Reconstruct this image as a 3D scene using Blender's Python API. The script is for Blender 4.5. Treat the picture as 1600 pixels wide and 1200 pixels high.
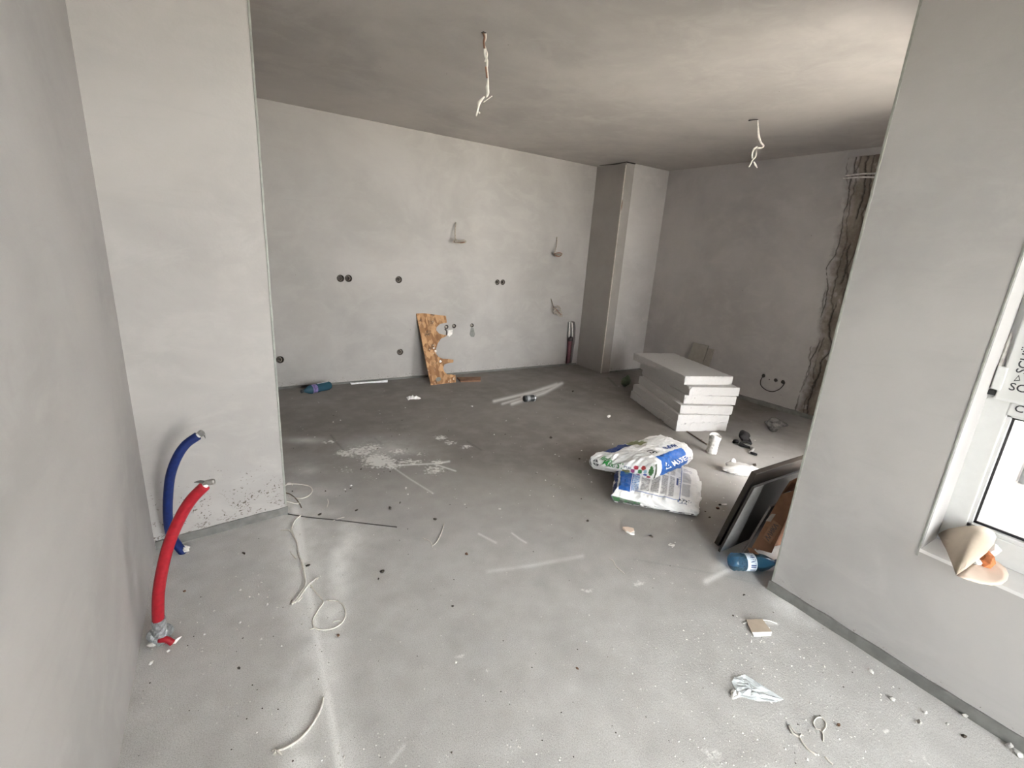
import bpy, bmesh, math, random
import numpy as np
from mathutils import Matrix, Vector

# ------------------------------------------------------------------ clean
for o in list(bpy.data.objects):
    bpy.data.objects.remove(o, do_unlink=True)
scene = bpy.context.scene
C = scene.collection
random.seed(7)
RNG = np.random.RandomState(11)

# ------------------------------------------------------------------ camera
F_PX, YAW, PITCH, ROLL, CAM_H = 726.794, 0.566585535, -0.274009545, 0.0679983217, 1.45
_cy, _sy, _cp, _sp, _cr, _sr = (math.cos(YAW), math.sin(YAW), math.cos(PITCH), math.sin(PITCH), math.cos(ROLL), math.sin(ROLL))
_f = np.array([_sy*_cp, _cy*_cp, _sp]); _r0 = np.array([_cy, -_sy, 0.0]); _u0 = np.cross(_r0, _f)
_r = _cr*_r0 + _sr*_u0; _u = -_sr*_r0 + _cr*_u0
cam_data = bpy.data.cameras.new('camera')
cam_data.sensor_fit = 'HORIZONTAL'; cam_data.sensor_width = 36.0
cam_data.lens = F_PX*36.0/1600.0
cam_data.clip_start = 0.02; cam_data.clip_end = 300
cam = bpy.data.objects.new('camera', cam_data); C.objects.link(cam)
cam.matrix_world = Matrix(((_r[0], _u[0], -_f[0], 0), (_r[1], _u[1], -_f[1], 0), (_r[2], _u[2], -_f[2], CAM_H), (0, 0, 0, 1)))
scene.camera = cam
EYE = np.array([0, 0, CAM_H])

# ------------------------------------------------------------------ sky and exposure
world = bpy.data.worlds.new('overcast_sky'); scene.world = world; world.use_nodes = True
bg = world.node_tree.nodes['Background']
bg.inputs[0].default_value = (0.985, 0.99, 1.0, 1); bg.inputs[1].default_value = 8.4
vs = scene.view_settings
vs.view_transform = 'Standard'; vs.look = 'None'; vs.gamma = 1.0; vs.use_curve_mapping = False
vs.exposure = 1.55
sun_data = bpy.data.lights.new('sun', 'SUN'); sun_data.energy = 90.0; sun_data.angle = math.radians(6); sun_data.color = (1.0, 0.95, 0.88)
sun = bpy.data.objects.new('sun', sun_data); C.objects.link(sun)
sun.rotation_euler = Vector((0.16, -0.07, -0.98)).to_track_quat('-Z', 'Y').to_euler()   # high, from behind the building: lights the terrace only
scene.cycles.max_bounces = 14; scene.cycles.diffuse_bounces = 7
scene.cycles.sample_clamp_indirect = 6

# ------------------------------------------------------------------ pixel (1600x1200) to place
def ray(x, y):
    return ((x-800)/F_PX)*_r - ((y-600)/F_PX)*_u + _f
def at(x, y, z=0.0):
    d = ray(x, y); return EYE + d*((z-CAM_H)/d[2])
def atx(x, y, X):
    d = ray(x, y); return EYE + d*(X/d[0])
def aty(x, y, Y):
    d = ray(x, y); return EYE + d*(Y/d[1])
def atp(x, y, p0, n):
    d = ray(x, y); return EYE + d*(np.dot(np.array(p0)-EYE, n)/np.dot(d, n))
def pix(P):
    q = np.asarray(P, float)-EYE
    a, b, c = q@_r, q@_u, q@_f
    return 800+F_PX*a/c, 600-F_PX*b/c, c

# ------------------------------------------------------------------ object helpers
WLOC = {}
def finish(o, label=None, cat=None, group=None, kind=None):
    if label: o['label'] = label
    if cat: o['category'] = cat
    if group: o['group'] = group
    if kind: o['kind'] = kind
    return o
def thing(name, loc, label=None, cat=None, group=None, kind=None):
    o = bpy.data.objects.new(name, None); C.objects.link(o)
    o.empty_display_size = 0.05
    o.location = tuple(float(v) for v in loc); WLOC[o.name] = np.array(o.location)
    return finish(o, label, cat, group, kind)
def obj(name, vf, mat, parent=None, smooth=False, label=None, cat=None, group=None, kind=None, origin=None):
    """vf = (verts, faces) in world metres; linked as one mesh object"""
    v, f = vf
    v = np.asarray(v, float)
    base = np.zeros(3)
    if parent is not None: base = WLOC[parent.name]
    org = base.copy()
    if origin is not None: org = np.array(origin, float)
    elif parent is None and kind != 'structure':
        org = np.array([(v[:,0].min()+v[:,0].max())/2, (v[:,1].min()+v[:,1].max())/2, v[:,2].min()])
    me = bpy.data.meshes.new(name)
    me.from_pydata((v-org).tolist(), [], [tuple(int(i) for i in q) for q in f])
    if smooth:
        me.polygons.foreach_set('use_smooth', [True]*len(me.polygons))
    me.update()
    mats = mat if isinstance(mat, (list, tuple)) else [mat]
    for m in mats: me.materials.append(m)
    o = bpy.data.objects.new(name, me); C.objects.link(o)
    if parent is not None: o.parent = parent
    o.location = tuple(org-base)
    WLOC[o.name] = org
    return finish(o, label, cat, group, kind)
def join(*parts):
    V, Fc, n = [], [], 0
    for v, f in parts:
        v = np.asarray(v, float); V.append(v)
        Fc += [tuple(i+n for i in q) for q in f]; n += len(v)
    return np.vstack(V), Fc
def box(x0, x1, y0, y1, z0, z1):
    v = [(x, y, z) for z in (z0, z1) for y in (y0, y1) for x in (x0, x1)]
    return np.array(v, float), [(0,2,3,1),(4,5,7,6),(0,1,5,4),(2,6,7,3),(0,4,6,2),(1,3,7,5)]
def prism(poly, z0, z1):
    n = len(poly)
    v = [(p[0], p[1], z0) for p in poly] + [(p[0], p[1], z1) for p in poly]
    f = [tuple(range(n-1, -1, -1)), tuple(range(n, 2*n))] + [(i, (i+1) % n, n+(i+1) % n, n+i) for i in range(n)]
    return np.array(v, float), f
def slab3(pts, n, th):
    """polygon in space, extruded by th along -n"""
    pts = np.array(pts, float); n = np.array(n, float); n = n/np.linalg.norm(n); k = len(pts)
    v = np.vstack([pts, pts-n*th])
    f = [tuple(range(k)), tuple(range(2*k-1, k-1, -1))] + [(i, k+i, k+(i+1) % k, (i+1) % k) for i in range(k)]
    return v, f
def bevel(vf, w, seg=2):
    bm = bmesh.new(); vs_ = [bm.verts.new(p) for p in vf[0]]
    for q in vf[1]: bm.faces.new([vs_[i] for i in q])
    bmesh.ops.recalc_face_normals(bm, faces=bm.faces)
    bmesh.ops.bevel(bm, geom=list(bm.edges), offset=w, segments=seg, affect='EDGES', profile=0.6)
    bm.verts.index_update()
    v = np.array([list(a.co) for a in bm.verts]); f = [tuple(a.index for a in q.verts) for q in bm.faces]
    bm.free(); return v, f
def catmull(P, n=6):
    P = [np.array(p, float) for p in P]; Q = [2*P[0]-P[1]]+P+[2*P[-1]-P[-2]]; out = []
    for i in range(1, len(Q)-2):
        a, b, c, d = Q[i-1:i+3]
        for k in range(n):
            t = k/n
            out.append(0.5*((2*b)+(-a+c)*t+(2*a-5*b+4*c-d)*t*t+(-a+3*b-3*c+d)*t**3))
    out.append(P[-1]); return np.array(out)
def tube(P, r, seg=8, n=6, caps=True, flat=1.0):
    path = catmull(P, n) if n > 1 else np.array(P, float)
    m = len(path)
    R = np.interp(np.linspace(0, 1, m), np.linspace(0, 1, len(r)), r) if hasattr(r, '__len__') else np.full(m, r)
    T = np.gradient(path, axis=0); T /= np.linalg.norm(T, axis=1)[:, None]+1e-12
    up = np.array([0, 0, 1.0])
    if abs(T[0] @ up) > 0.9: up = np.array([0, 1.0, 0])
    N = up-T[0]*(up@T[0]); N /= np.linalg.norm(N)
    V = []
    for i in range(m):
        N = N-T[i]*(N@T[i]); N /= np.linalg.norm(N)+1e-12
        B = np.cross(T[i], N)
        for k in range(seg):
            a = 2*math.pi*k/seg
            V.append(path[i]+R[i]*(math.cos(a)*N*flat+math.sin(a)*B))
    f = [(i*seg+k, i*seg+(k+1) % seg, (i+1)*seg+(k+1) % seg, (i+1)*seg+k) for i in range(m-1) for k in range(seg)]
    if caps: f += [tuple(range(seg-1, -1, -1)), tuple((m-1)*seg+k for k in range(seg))]
    return np.array(V), f
def lathe(prof, c=(0, 0, 0), ax=(0, 0, 1), seg=24, wob=0.0, cap=True):
    """prof = [(radius, height)]"""
    ax = np.array(ax, float); ax /= np.linalg.norm(ax)
    t = np.array([1.0, 0, 0]) if abs(ax[0]) < 0.8 else np.array([0, 1.0, 0])
    e1 = np.cross(ax, t); e1 /= np.linalg.norm(e1); e2 = np.cross(ax, e1)
    V = []
    for r, h in prof:
        for k in range(seg):
            a = 2*math.pi*k/seg; rr = r*(1+wob*RNG.randn())
            V.append(np.array(c)+ax*h+rr*(math.cos(a)*e1+math.sin(a)*e2))
    m = len(prof)
    f = [(i*seg+k, i*seg+(k+1) % seg, (i+1)*seg+(k+1) % seg, (i+1)*seg+k) for i in range(m-1) for k in range(seg)]
    if cap: f += [tuple(range(seg-1, -1, -1)), tuple((m-1)*seg+k for k in range(seg))]
    return np.array(V), f
def grid(fn, us, vs_):
    V = [fn(u, v) for v in vs_ for u in us]; n = len(us)
    f = [(j*n+i, j*n+i+1, (j+1)*n+i+1, (j+1)*n+i) for j in range(len(vs_)-1) for i in range(n-1)]
    return np.array(V, float), f
def lump(c, rx, ry, rz, rough=0.18, yaw=0.0, sub=2, seed=0):
    rs = np.random.RandomState(seed)
    bm = bmesh.new(); bmesh.ops.create_icosphere(bm, subdivisions=sub, radius=1.0)
    bm.verts.index_update()
    v = np.array([list(a.co) for a in bm.verts]); f = [tuple(a.index for a in q.verts) for q in bm.faces]; bm.free()
    k = rs.randn(5, 3)*2.2; ph = rs.rand(5)*6.28
    d = 1+rough*sum(np.sin(v@k[i]+ph[i]) for i in range(5))/2.0
    v = v*d[:, None]
    v = v*[rx, ry, rz]; ca, sa = math.cos(yaw), math.sin(yaw)
    v = np.stack([v[:, 0]*ca-v[:, 1]*sa, v[:, 0]*sa+v[:, 1]*ca, v[:, 2]], 1)
    v[:, 2] -= v[:, 2].min()
    return v+np.array(c), f
def text_vf(s, size, bold=0.0):
    cu = bpy.data.curves.new('lettering', 'FONT'); cu.body = s; cu.size = size
    cu.align_x = 'CENTER'; cu.align_y = 'CENTER'; cu.resolution_u = 3; cu.offset = bold
    o = bpy.data.objects.new('lettering', cu); C.objects.link(o)
    dg = bpy.context.evaluated_depsgraph_get()
    me = bpy.data.meshes.new_from_object(o.evaluated_get(dg))
    v = np.array([list(a.co) for a in me.vertices]); f = [tuple(p.vertices) for p in me.polygons]
    bpy.data.objects.remove(o, do_unlink=True); bpy.data.curves.remove(cu); bpy.data.meshes.remove(me)
    return v, f
def text_on(s, size, fn, bold=0.0, stretch=1.0, mirror=False):
    """fn maps flat lettering coordinates (a, b) to a place on a surface"""
    v, f = text_vf(s, size, bold)
    if mirror: v[:, 0] *= -1
    v[:, 0] *= stretch
    return np.array([fn(a, b) for a, b, _ in v]), f
def color_attr(o, cols, name='paint'):
    me = o.data; a = me.color_attributes.new(name, 'FLOAT_COLOR', 'POINT')
    c = np.ones((len(me.vertices), 4)); c[:, :cols.shape[1]] = cols
    a.data.foreach_set('color', c.ravel())
# value noise in numpy, for relief and dust
def vnoise(x, y, seed=0):
    x = np.asarray(x, float); y = np.asarray(y, float)
    xi, yi = np.floor(x).astype(np.int64), np.floor(y).astype(np.int64)
    fx, fy = x-xi, y-yi; fx = fx*fx*(3-2*fx); fy = fy*fy*(3-2*fy)
    def h(a, b):
        n = (a*374761393+b*668265263+seed*982451653) & 0xffffffff
        n = ((n ^ (n >> 13))*1274126177) & 0xffffffff
        return ((n ^ (n >> 16)) & 0xffff)/65535.0
    return (h(xi, yi)*(1-fx)+h(xi+1, yi)*fx)*(1-fy)+(h(xi, yi+1)*(1-fx)+h(xi+1, yi+1)*fx)*fy
def fbm(x, y, seed=0, o=4):
    s = 0; a = 0.5
    for i in range(o):
        s = s+a*vnoise(x*2**i, y*2**i, seed+i); a *= 0.5
    return s
def sstep(a, b, x):
    t = np.clip((x-a)/(b-a), 0, 1); return t*t*(3-2*t)

# ------------------------------------------------------------------ materials
class NT:
    def __init__(s, name):
        s.m = bpy.data.materials.new(name); s.m.use_nodes = True
        s.t = s.m.node_tree; s.p = s.t.nodes['Principled BSDF']; s.out = s.t.nodes['Material Output']
        s.co = s.t.nodes.new('ShaderNodeTexCoord').outputs['Object']
    def n(s, typ, **k):
        x = s.t.nodes.new(typ)
        for a, b in k.items():
            if hasattr(x, a): setattr(x, a, b)
        return x
    def link(s, a, b): s.t.links.new(a, b)
    def map(s, scale, src=None):
        m = s.n('ShaderNodeMapping'); m.inputs['Scale'].default_value = scale; s.link(src or s.co, m.inputs[0]); return m.outputs[0]
    def noise(s, scale, detail=4, rough=0.55, vec=None, dist=0.0):
        x = s.n('ShaderNodeTexNoise'); x.inputs['Scale'].default_value = scale; x.inputs['Detail'].default_value = detail
        x.inputs['Roughness'].default_value = rough; x.inputs['Distortion'].default_value = dist
        s.link(vec or s.co, x.inputs['Vector']); return x.outputs['Fac']
    def voro(s, scale, feat='F1', vec=None):
        x = s.n('ShaderNodeTexVoronoi'); x.feature = feat; x.inputs['Scale'].default_value = scale; s.link(vec or s.co, x.inputs['Vector']); return x.outputs['Distance']
    def ramp(s, fac, a, b, lo=0.0, hi=1.0):
        x = s.n('ShaderNodeMapRange'); x.interpolation_type = 'SMOOTHSTEP'
        for i, v in enumerate((a, b, lo, hi)): x.inputs[1+i].default_value = v
        s.link(fac, x.inputs[0]); return x.outputs[0]
    def math(s, op, a, b=None, clamp=False):
        x = s.n('ShaderNodeMath'); x.operation = op; x.use_clamp = clamp
        for i, v in enumerate((a, b)):
            if v is None: continue
            if isinstance(v, (int, float)): x.inputs[i].default_value = v
            else: s.link(v, x.inputs[i])
        return x.outputs[0]
    def mix(s, fac, a, b, mode='MIX'):
        x = s.n('ShaderNodeMix'); x.data_type = 'RGBA'; x.blend_type = mode
        for i, v in ((0, fac), (6, a), (7, b)):
            if isinstance(v, (int, float)): x.inputs[i].default_value = v
            elif isinstance(v, tuple): x.inputs[i].default_value = (*v, 1) if len(v) == 3 else v
            else: s.link(v, x.inputs[i])
        return x.outputs[2]
    def sep(s, vec=None):
        x = s.n('ShaderNodeSeparateXYZ'); s.link(vec or s.co, x.inputs[0]); return x.outputs
    def attr(s, name):
        x = s.n('ShaderNodeAttribute'); x.attribute_name = name; return x
    def bump(s, h, strength=0.3, dist=0.01):
        x = s.n('ShaderNodeBump'); x.inputs['Strength'].default_value = strength; x.inputs['Distance'].default_value = dist
        s.link(h, x.inputs['Height']); s.link(x.outputs[0], s.p.inputs['Normal'])
    def done(s, col=None, rough=0.8, spec=0.3, metal=0.0):
        if col is not None:
            if isinstance(col, tuple): s.p.inputs['Base Color'].default_value = (*col, 1)
            else: s.link(col, s.p.inputs['Base Color'])
        if isinstance(rough, (int, float)): s.p.inputs['Roughness'].default_value = rough
        else: s.link(rough, s.p.inputs['Roughness'])
        s.p.inputs['Specular IOR Level'].default_value = spec; s.p.inputs['Metallic'].default_value = metal
        return s.m
def plain(name, col, rough=0.6, spec=0.4, metal=0.0, var=0.12, scale=30, bump=0.0):
    t = NT(name); n = t.noise(scale)
    c = t.mix(t.ramp(n, 0.3, 0.7), tuple(v*(1-var) for v in col), tuple(min(1, v*(1+var)) for v in col))
    if bump: t.bump(t.noise(scale*2), bump, 0.004)
    return t.done(c, rough, spec, metal)

def plaster(name, base, dirt=0.0, dirt_top=0.2, streak=0.5, warm=0.0):
    t = NT(name)
    big = t.noise(0.9, 5, 0.6, dist=0.4); mid = t.noise(4.0, 6, 0.65, t.map((1, 1, 1.6)), 0.6)
    stv = t.noise(2.2, 4, 0.6, t.map((1.0, 1.0, 9.0)), 0.8)
    lo = tuple(v*0.86 for v in base); hi = tuple(min(1, v*1.10) for v in base)
    c = t.mix(t.ramp(big, 0.3, 0.7), lo, hi)
    c = t.mix(t.math('MULTIPLY', t.ramp(mid, 0.45, 0.7), 0.45), c, tuple(min(1, v*1.13) for v in base))
    c = t.mix(t.math('MULTIPLY', t.ramp(stv, 0.55, 0.75), 0.22*streak), c, tuple(v*0.8 for v in base))
    c = t.mix(t.math('MULTIPLY', t.ramp(t.noise(1.7, 3), 0.5, 0.75), 0.10), c, (base[0], base[1]*0.93, base[2]*0.85))
    sp = t.ramp(t.voro(7.0), 0.035, 0.02)
    c = t.mix(t.math('MULTIPLY', sp, t.math('MULTIPLY', t.ramp(t.noise(3.0), 0.55, 0.6), 0.7)), c, (0.10, 0.085, 0.07))
    if dirt:
        z = t.sep()[2]
        band = t.ramp(z, dirt_top, 0.0)
        n1 = t.noise(75, 4, 0.6, t.map((1, 1, 1.3)), 0.6); n2 = t.noise(14, 3)
        s1 = t.ramp(t.math('ADD', n1, t.math('MULTIPLY', band, 0.16)), 0.70, 0.735)
        s2 = t.math('MULTIPLY', s1, t.ramp(n2, 0.44, 0.56))
        c = t.mix(t.math('MULTIPLY', t.math('MULTIPLY', s2, t.ramp(z, dirt_top, dirt_top*0.6)), dirt), c, (0.13, 0.11, 0.09))
        s3 = t.math('MULTIPLY', t.ramp(t.noise(48, 5, 0.7, t.map((1, 1, 2.2)), 0.8), 0.58, 0.64), t.ramp(t.math('ADD', z, t.math('MULTIPLY', t.noise(5, 3), 0.12)), 0.15, 0.07))
        c = t.mix(t.math('MULTIPLY', s3, 0.75*dirt), c, (0.12, 0.10, 0.085))
        low = t.ramp(t.math('ADD', z, t.math('MULTIPLY', t.noise(11, 4), 0.10)), 0.12, 0.06)
        c = t.mix(t.math('MULTIPLY', low, 0.35*dirt), c, tuple(min(1, v*1.15) for v in base))
    t.bump(t.math('ADD', t.noise(60, 5, 0.6), t.math('MULTIPLY', mid, 2.0)), 0.12, 0.004)
    return t.done(c, 0.92, 0.15)

M = {}
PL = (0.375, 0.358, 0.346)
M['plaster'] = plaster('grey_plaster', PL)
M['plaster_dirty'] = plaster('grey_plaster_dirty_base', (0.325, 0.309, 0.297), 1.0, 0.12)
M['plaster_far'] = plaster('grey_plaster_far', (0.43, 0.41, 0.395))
M['plaster_door_lit'] = plaster('door_lit_grey_plaster', (0.50, 0.482, 0.467), 0.8, 0.12)  # same plaster, lightened to stand in for light from the terrace door
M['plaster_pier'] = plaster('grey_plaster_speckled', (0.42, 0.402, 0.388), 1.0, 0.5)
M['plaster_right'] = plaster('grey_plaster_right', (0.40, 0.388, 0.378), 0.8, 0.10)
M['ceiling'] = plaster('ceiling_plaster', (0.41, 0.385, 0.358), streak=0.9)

def screed():
    t = NT('cement_screed'); a = t.attr('paint'); sx = t.n('ShaderNodeSeparateColor'); t.link(a.outputs['Color'], sx.inputs[0])
    haze, blot, dark = sx.outputs[0], sx.outputs[1], sx.outputs[2]
    big = t.noise(1.3, 5, 0.6, dist=0.5); mid = t.noise(6, 5, 0.6); fine = t.noise(160, 3, 0.7); grain = t.noise(420, 2, 0.6)
    c = t.mix(t.ramp(big, 0.3, 0.72), (0.175, 0.161, 0.148), (0.235, 0.219, 0.204))
    c = t.mix(t.math('MULTIPLY', t.ramp(mid, 0.4, 0.7), 0.35), c, (0.305, 0.29, 0.272))
    c = t.mix(t.math('MULTIPLY', t.ramp(fine, 0.48, 0.3), 0.55), c, (0.16, 0.15, 0.135))
    c = t.mix(t.math('MULTIPLY', t.ramp(grain, 0.55, 0.75), 0.35), c, (0.42, 0.41, 0.39))
    sp = t.math('MULTIPLY', t.ramp(t.voro(13.0), 0.05, 0.03), t.ramp(t.noise(2.0), 0.52, 0.58))
    c = t.mix(sp, c, (0.72, 0.70, 0.67))
    c = t.mix(t.math('MULTIPLY', dark, 0.75, True), c, (0.10, 0.095, 0.09))
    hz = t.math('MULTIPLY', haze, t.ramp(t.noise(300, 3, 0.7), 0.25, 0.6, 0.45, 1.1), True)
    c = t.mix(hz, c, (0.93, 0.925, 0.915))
    bl = t.ramp(t.math('ADD', blot, t.math('MULTIPLY', t.noise(40, 6, 0.75), 1.15)), 0.83, 1.02)
    c = t.mix(t.math('MULTIPLY', bl, 0.72), c, (0.86, 0.845, 0.82))
    t.bump(t.math('ADD', t.noise(120, 5, 0.65), t.math('MULTIPLY', bl, 0.6)), 0.45, 0.004)
    return t.done(c, 0.85, 0.25)
M['floor'] = screed()
def painted(name, rough=0.5, spec=0.4, bump=0.0):
    t = NT(name); a = t.attr('paint')
    c = t.mix(t.math('MULTIPLY', t.ramp(t.noise(40), 0.45, 0.7), 0.10), a.outputs['Color'], (0.45, 0.43, 0.41))
    if bump: t.bump(t.noise(55, 4), bump, 0.003)
    return t.done(c, rough, spec)
M['paper_sack'] = painted('printed_paper_sack', 0.5, 0.4, 0.25)
M['raw_wall'] = painted('raw_broken_plaster', 0.95, 0.1, 0.6)
M['strip'] = plain('grey_edge_foam', (0.175, 0.175, 0.165), 0.8, 0.3, var=0.15, scale=20, bump=0.2)
M['strip_dark'] = plain('dark_edge_strip', (0.13, 0.13, 0.12), 0.8, 0.3, scale=14)
M['bead'] = plain('galvanised_corner_bead', (0.33, 0.34, 0.31), 0.6, 0.4, 0.2)
M['reveal'] = plain('white_reveal_plaster', (0.42, 0.41, 0.405), 0.8, 0.2, var=0.03, scale=6)
M['sill'] = plain('white_sill_plaster', (0.72, 0.71, 0.70), 0.7, 0.25, var=0.03, scale=6)
M['upvc'] = plain('white_window_plastic', (0.62, 0.625, 0.62), 0.35, 0.5, var=0.02)
M['film'] = plain('protective_film', (0.60, 0.605, 0.595), 0.3, 0.5, var=0.03, scale=12, bump=0.1)
M['gasket'] = plain('black_gasket', (0.018, 0.018, 0.02), 0.5, 0.4)
M['ink'] = plain('black_print', (0.05, 0.05, 0.055), 0.6, 0.3)
M['blueink'] = plain('blue_print', (0.02, 0.05, 0.18), 0.5, 0.3)
M['whiteink'] = plain('white_print', (0.86, 0.87, 0.88), 0.5, 0.3, var=0.02)
M['greenink'] = plain('green_print', (0.03, 0.20, 0.05), 0.5, 0.3)
M['limeink'] = plain('lime_print', (0.30, 0.50, 0.22), 0.5, 0.3)
M['board'] = plain('grey_plasterboard', (0.315, 0.295, 0.275), 0.9, 0.15, var=0.05, scale=3)
M['board_front'] = plain('grey_plasterboard_front', (0.315, 0.295, 0.275), 0.9, 0.15, var=0.07, scale=5)
M['tan'] = plain('paper_edge_tan', (0.62, 0.58, 0.52), 0.9, 0.15)
M['void'] = plain('unlit_gap_filler', (0.06, 0.055, 0.05), 0.95, 0.05)
M['red'] = plain('red_foam_sleeve', (0.33, 0.010, 0.020), 0.55, 0.35, var=0.12, scale=60, bump=0.1)
M['blue'] = plain('blue_foam_sleeve', (0.005, 0.018, 0.11), 0.55, 0.35, var=0.15, scale=60, bump=0.1)
M['metal'] = plain('grey_metal', (0.35, 0.34, 0.32), 0.4, 0.5, 0.8, scale=80)
M['pex'] = plain('white_inner_pipe', (0.75, 0.74, 0.72), 0.4, 0.5)
M['ducttape'] = plain('grey_duct_tape', (0.30, 0.31, 0.32), 0.35, 0.5, 0.3, var=0.35, scale=70, bump=0.5)
M['mortar'] = plain('white_mortar', (0.62, 0.60, 0.57), 0.9, 0.1, var=0.2, scale=40, bump=0.5)
M['crumb'] = plain('pale_crumb', (0.66, 0.645, 0.62), 0.9, 0.15, var=0.2, scale=60)
M['darkcrumb'] = plain('dark_crumb', (0.07, 0.06, 0.05), 0.9, 0.15, var=0.3, scale=60)
M['browncrumb'] = plain('brown_crumb', (0.20, 0.12, 0.08), 0.9, 0.15, var=0.3, scale=60)
M['cord'] = plain('pale_cord', (0.66, 0.63, 0.58), 0.8, 0.2, var=0.1, scale=90)
M['wire_white'] = plain('white_wire', (0.74, 0.71, 0.66), 0.6, 0.3)
M['wire_brown'] = plain('brown_wire', (0.20, 0.10, 0.065), 0.6, 0.3)
M['wire_dark'] = plain('dark_wire', (0.05, 0.045, 0.045), 0.6, 0.3)
M['steelwire'] = plain('steel_wire', (0.09, 0.085, 0.08), 0.6, 0.4)
M['wire_wall'] = plain('plaster_smeared_wire', (0.30, 0.265, 0.22), 0.8, 0.2, var=0.25, scale=70)
M['socket'] = plain('grey_socket_plastic', (0.055, 0.045, 0.04), 0.7, 0.3, var=0.4, scale=60)
M['maroon'] = plain('maroon_drain_plastic', (0.13, 0.045, 0.055), 0.5, 0.4)
M['brass'] = plain('dull_fitting', (0.30, 0.27, 0.23), 0.4, 0.5, 0.6)
M['panel'] = plain('dark_brown_panel', (0.040, 0.032, 0.026), 0.45, 0.4, var=0.2, scale=9)
M['panel_grey'] = plain('dark_grey_tile', (0.025, 0.023, 0.02), 0.4, 0.4, var=0.12, scale=12)
M['tile_lit_strip'] = plain('painted_lit_tile_strip', (0.19, 0.19, 0.185), 0.5, 0.3, var=0.1)  # lit part of the dark tile's face, painted as a paler strip
M['panel_edge'] = plain('pale_panel_edge', (0.24, 0.22, 0.20), 0.6, 0.3)
M['tile_olive'] = plain('olive_grey_tile', (0.27, 0.255, 0.225), 0.7, 0.3, var=0.05)
M['card'] = plain('brown_cardboard', (0.17, 0.092, 0.058), 0.85, 0.15, var=0.15, scale=18, bump=0.15)
M['card_label'] = plain('cardboard_label', (0.215, 0.125, 0.08), 0.8, 0.15)
M['shell'] = plain('beige_shell', (0.50, 0.42, 0.335), 0.6, 0.3, var=0.08, scale=9)
M['shell_in'] = plain('pinkish_shell_inside', (0.74, 0.60, 0.50), 0.7, 0.2, var=0.05, scale=9)
M['orange'] = plain('orange_brown_scrap', (0.48, 0.17, 0.07), 0.7, 0.2, var=0.3, scale=60)
M['paper'] = plain('white_paper', (0.78, 0.77, 0.75), 0.8, 0.2, var=0.05, scale=30)
M['paper_blue'] = plain('bluish_paper', (0.66, 0.70, 0.72), 0.8, 0.2, var=0.08, scale=40)
M['plasticbag'] = plain('white_plastic_film', (0.80, 0.79, 0.775), 0.35, 0.5, var=0.06, scale=30)
M['blackcloth'] = plain('black_glove_fabric', (0.018, 0.017, 0.018), 0.8, 0.25, var=0.3, scale=60, bump=0.4)
M['greycloth'] = plain('grey_glove_cuff', (0.30, 0.29, 0.28), 0.8, 0.25, var=0.3, scale=60)
M['greyrag'] = plain('dark_grey_rag', (0.12, 0.115, 0.11), 0.9, 0.15, var=0.4, scale=40, bump=0.5)
M['olive'] = plain('green_scrap', (0.09, 0.12, 0.07), 0.4, 0.5, var=0.3, scale=40)
M['can'] = plain('black_can', (0.02, 0.022, 0.022), 0.35, 0.5, var=0.3)
M['can_label'] = plain('grey_can_label', (0.20, 0.205, 0.21), 0.5, 0.4, var=0.3, scale=90)
M['silver'] = plain('silver_foil_and_sheen', (0.62, 0.63, 0.65), 0.3, 0.5, 0.6, var=0.3, scale=25)
M['wood'] = plain('reddish_wood', (0.22, 0.125, 0.08), 0.8, 0.2, var=0.2, scale=12)
M['lath'] = plain('thin_brown_lath', (0.17, 0.13, 0.10), 0.8, 0.2)
M['yellowwood'] = plain('yellow_timber', (0.78, 0.62, 0.36), 0.7, 0.2)
M['terrace'] = plain('pale_terrace_screed', (0.74, 0.72, 0.69), 0.9, 0.1, var=0.06, scale=9)
M['gravel'] = plain('pale_rubble', (0.60, 0.55, 0.49), 0.95, 0.1, var=0.25, scale=22, bump=0.8)
M['outwall'] = plain('white_outside_render', (0.80, 0.80, 0.80), 0.9, 0.1, var=0.02)
M['outgrey'] = plain('grey_downpipe_metal', (0.33, 0.34, 0.35), 0.5, 0.4, var=0.1)
M['ground'] = plain('dark_ground', (0.16, 0.155, 0.14), 0.95, 0.1)
def foam():
    t = NT('white_polystyrene'); v = t.voro(260.0); n = t.noise(26, 4)
    c = t.mix(t.ramp(v, 0.1, 0.5), (0.58, 0.575, 0.565), (0.50, 0.494, 0.484))
    c = t.mix(t.math('MULTIPLY', t.ramp(n, 0.55, 0.75), 0.25), c, (0.46, 0.44, 0.41))
    pit = t.math('MULTIPLY', t.ramp(t.noise(70, 3, 0.5), 0.70, 0.73), t.ramp(t.noise(7, 2), 0.52, 0.6))
    c = t.mix(pit, c, (0.16, 0.145, 0.13))
    t.bump(t.math('ADD', v, t.math('MULTIPLY', n, 1.5)), 0.25, 0.003)
    return t.done(c, 0.8, 0.25)
M['foam'] = foam()
def osb():
    t = NT('strand_board'); v = t.n('ShaderNodeTexVoronoi'); v.inputs['Scale'].default_value = 34
    t.link(t.map((1, 0.6, 0.45)), v.inputs['Vector'])
    hs = t.sep(v.outputs['Color'])[0]
    c = t.mix(t.ramp(hs, 0.0, 1.0), (0.19, 0.095, 0.042), (0.42, 0.245, 0.125))
    c = t.mix(t.ramp(t.noise(9, 5, 0.7, dist=1.0), 0.52, 0.68), c, (0.085, 0.055, 0.035))
    c = t.mix(t.ramp(t.noise(26, 3, 0.6), 0.66, 0.70), c, (0.50, 0.42, 0.33))
    t.bump(hs, 0.4, 0.003)
    return t.done(c, 0.75, 0.25)
M['osb'] = osb()
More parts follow.
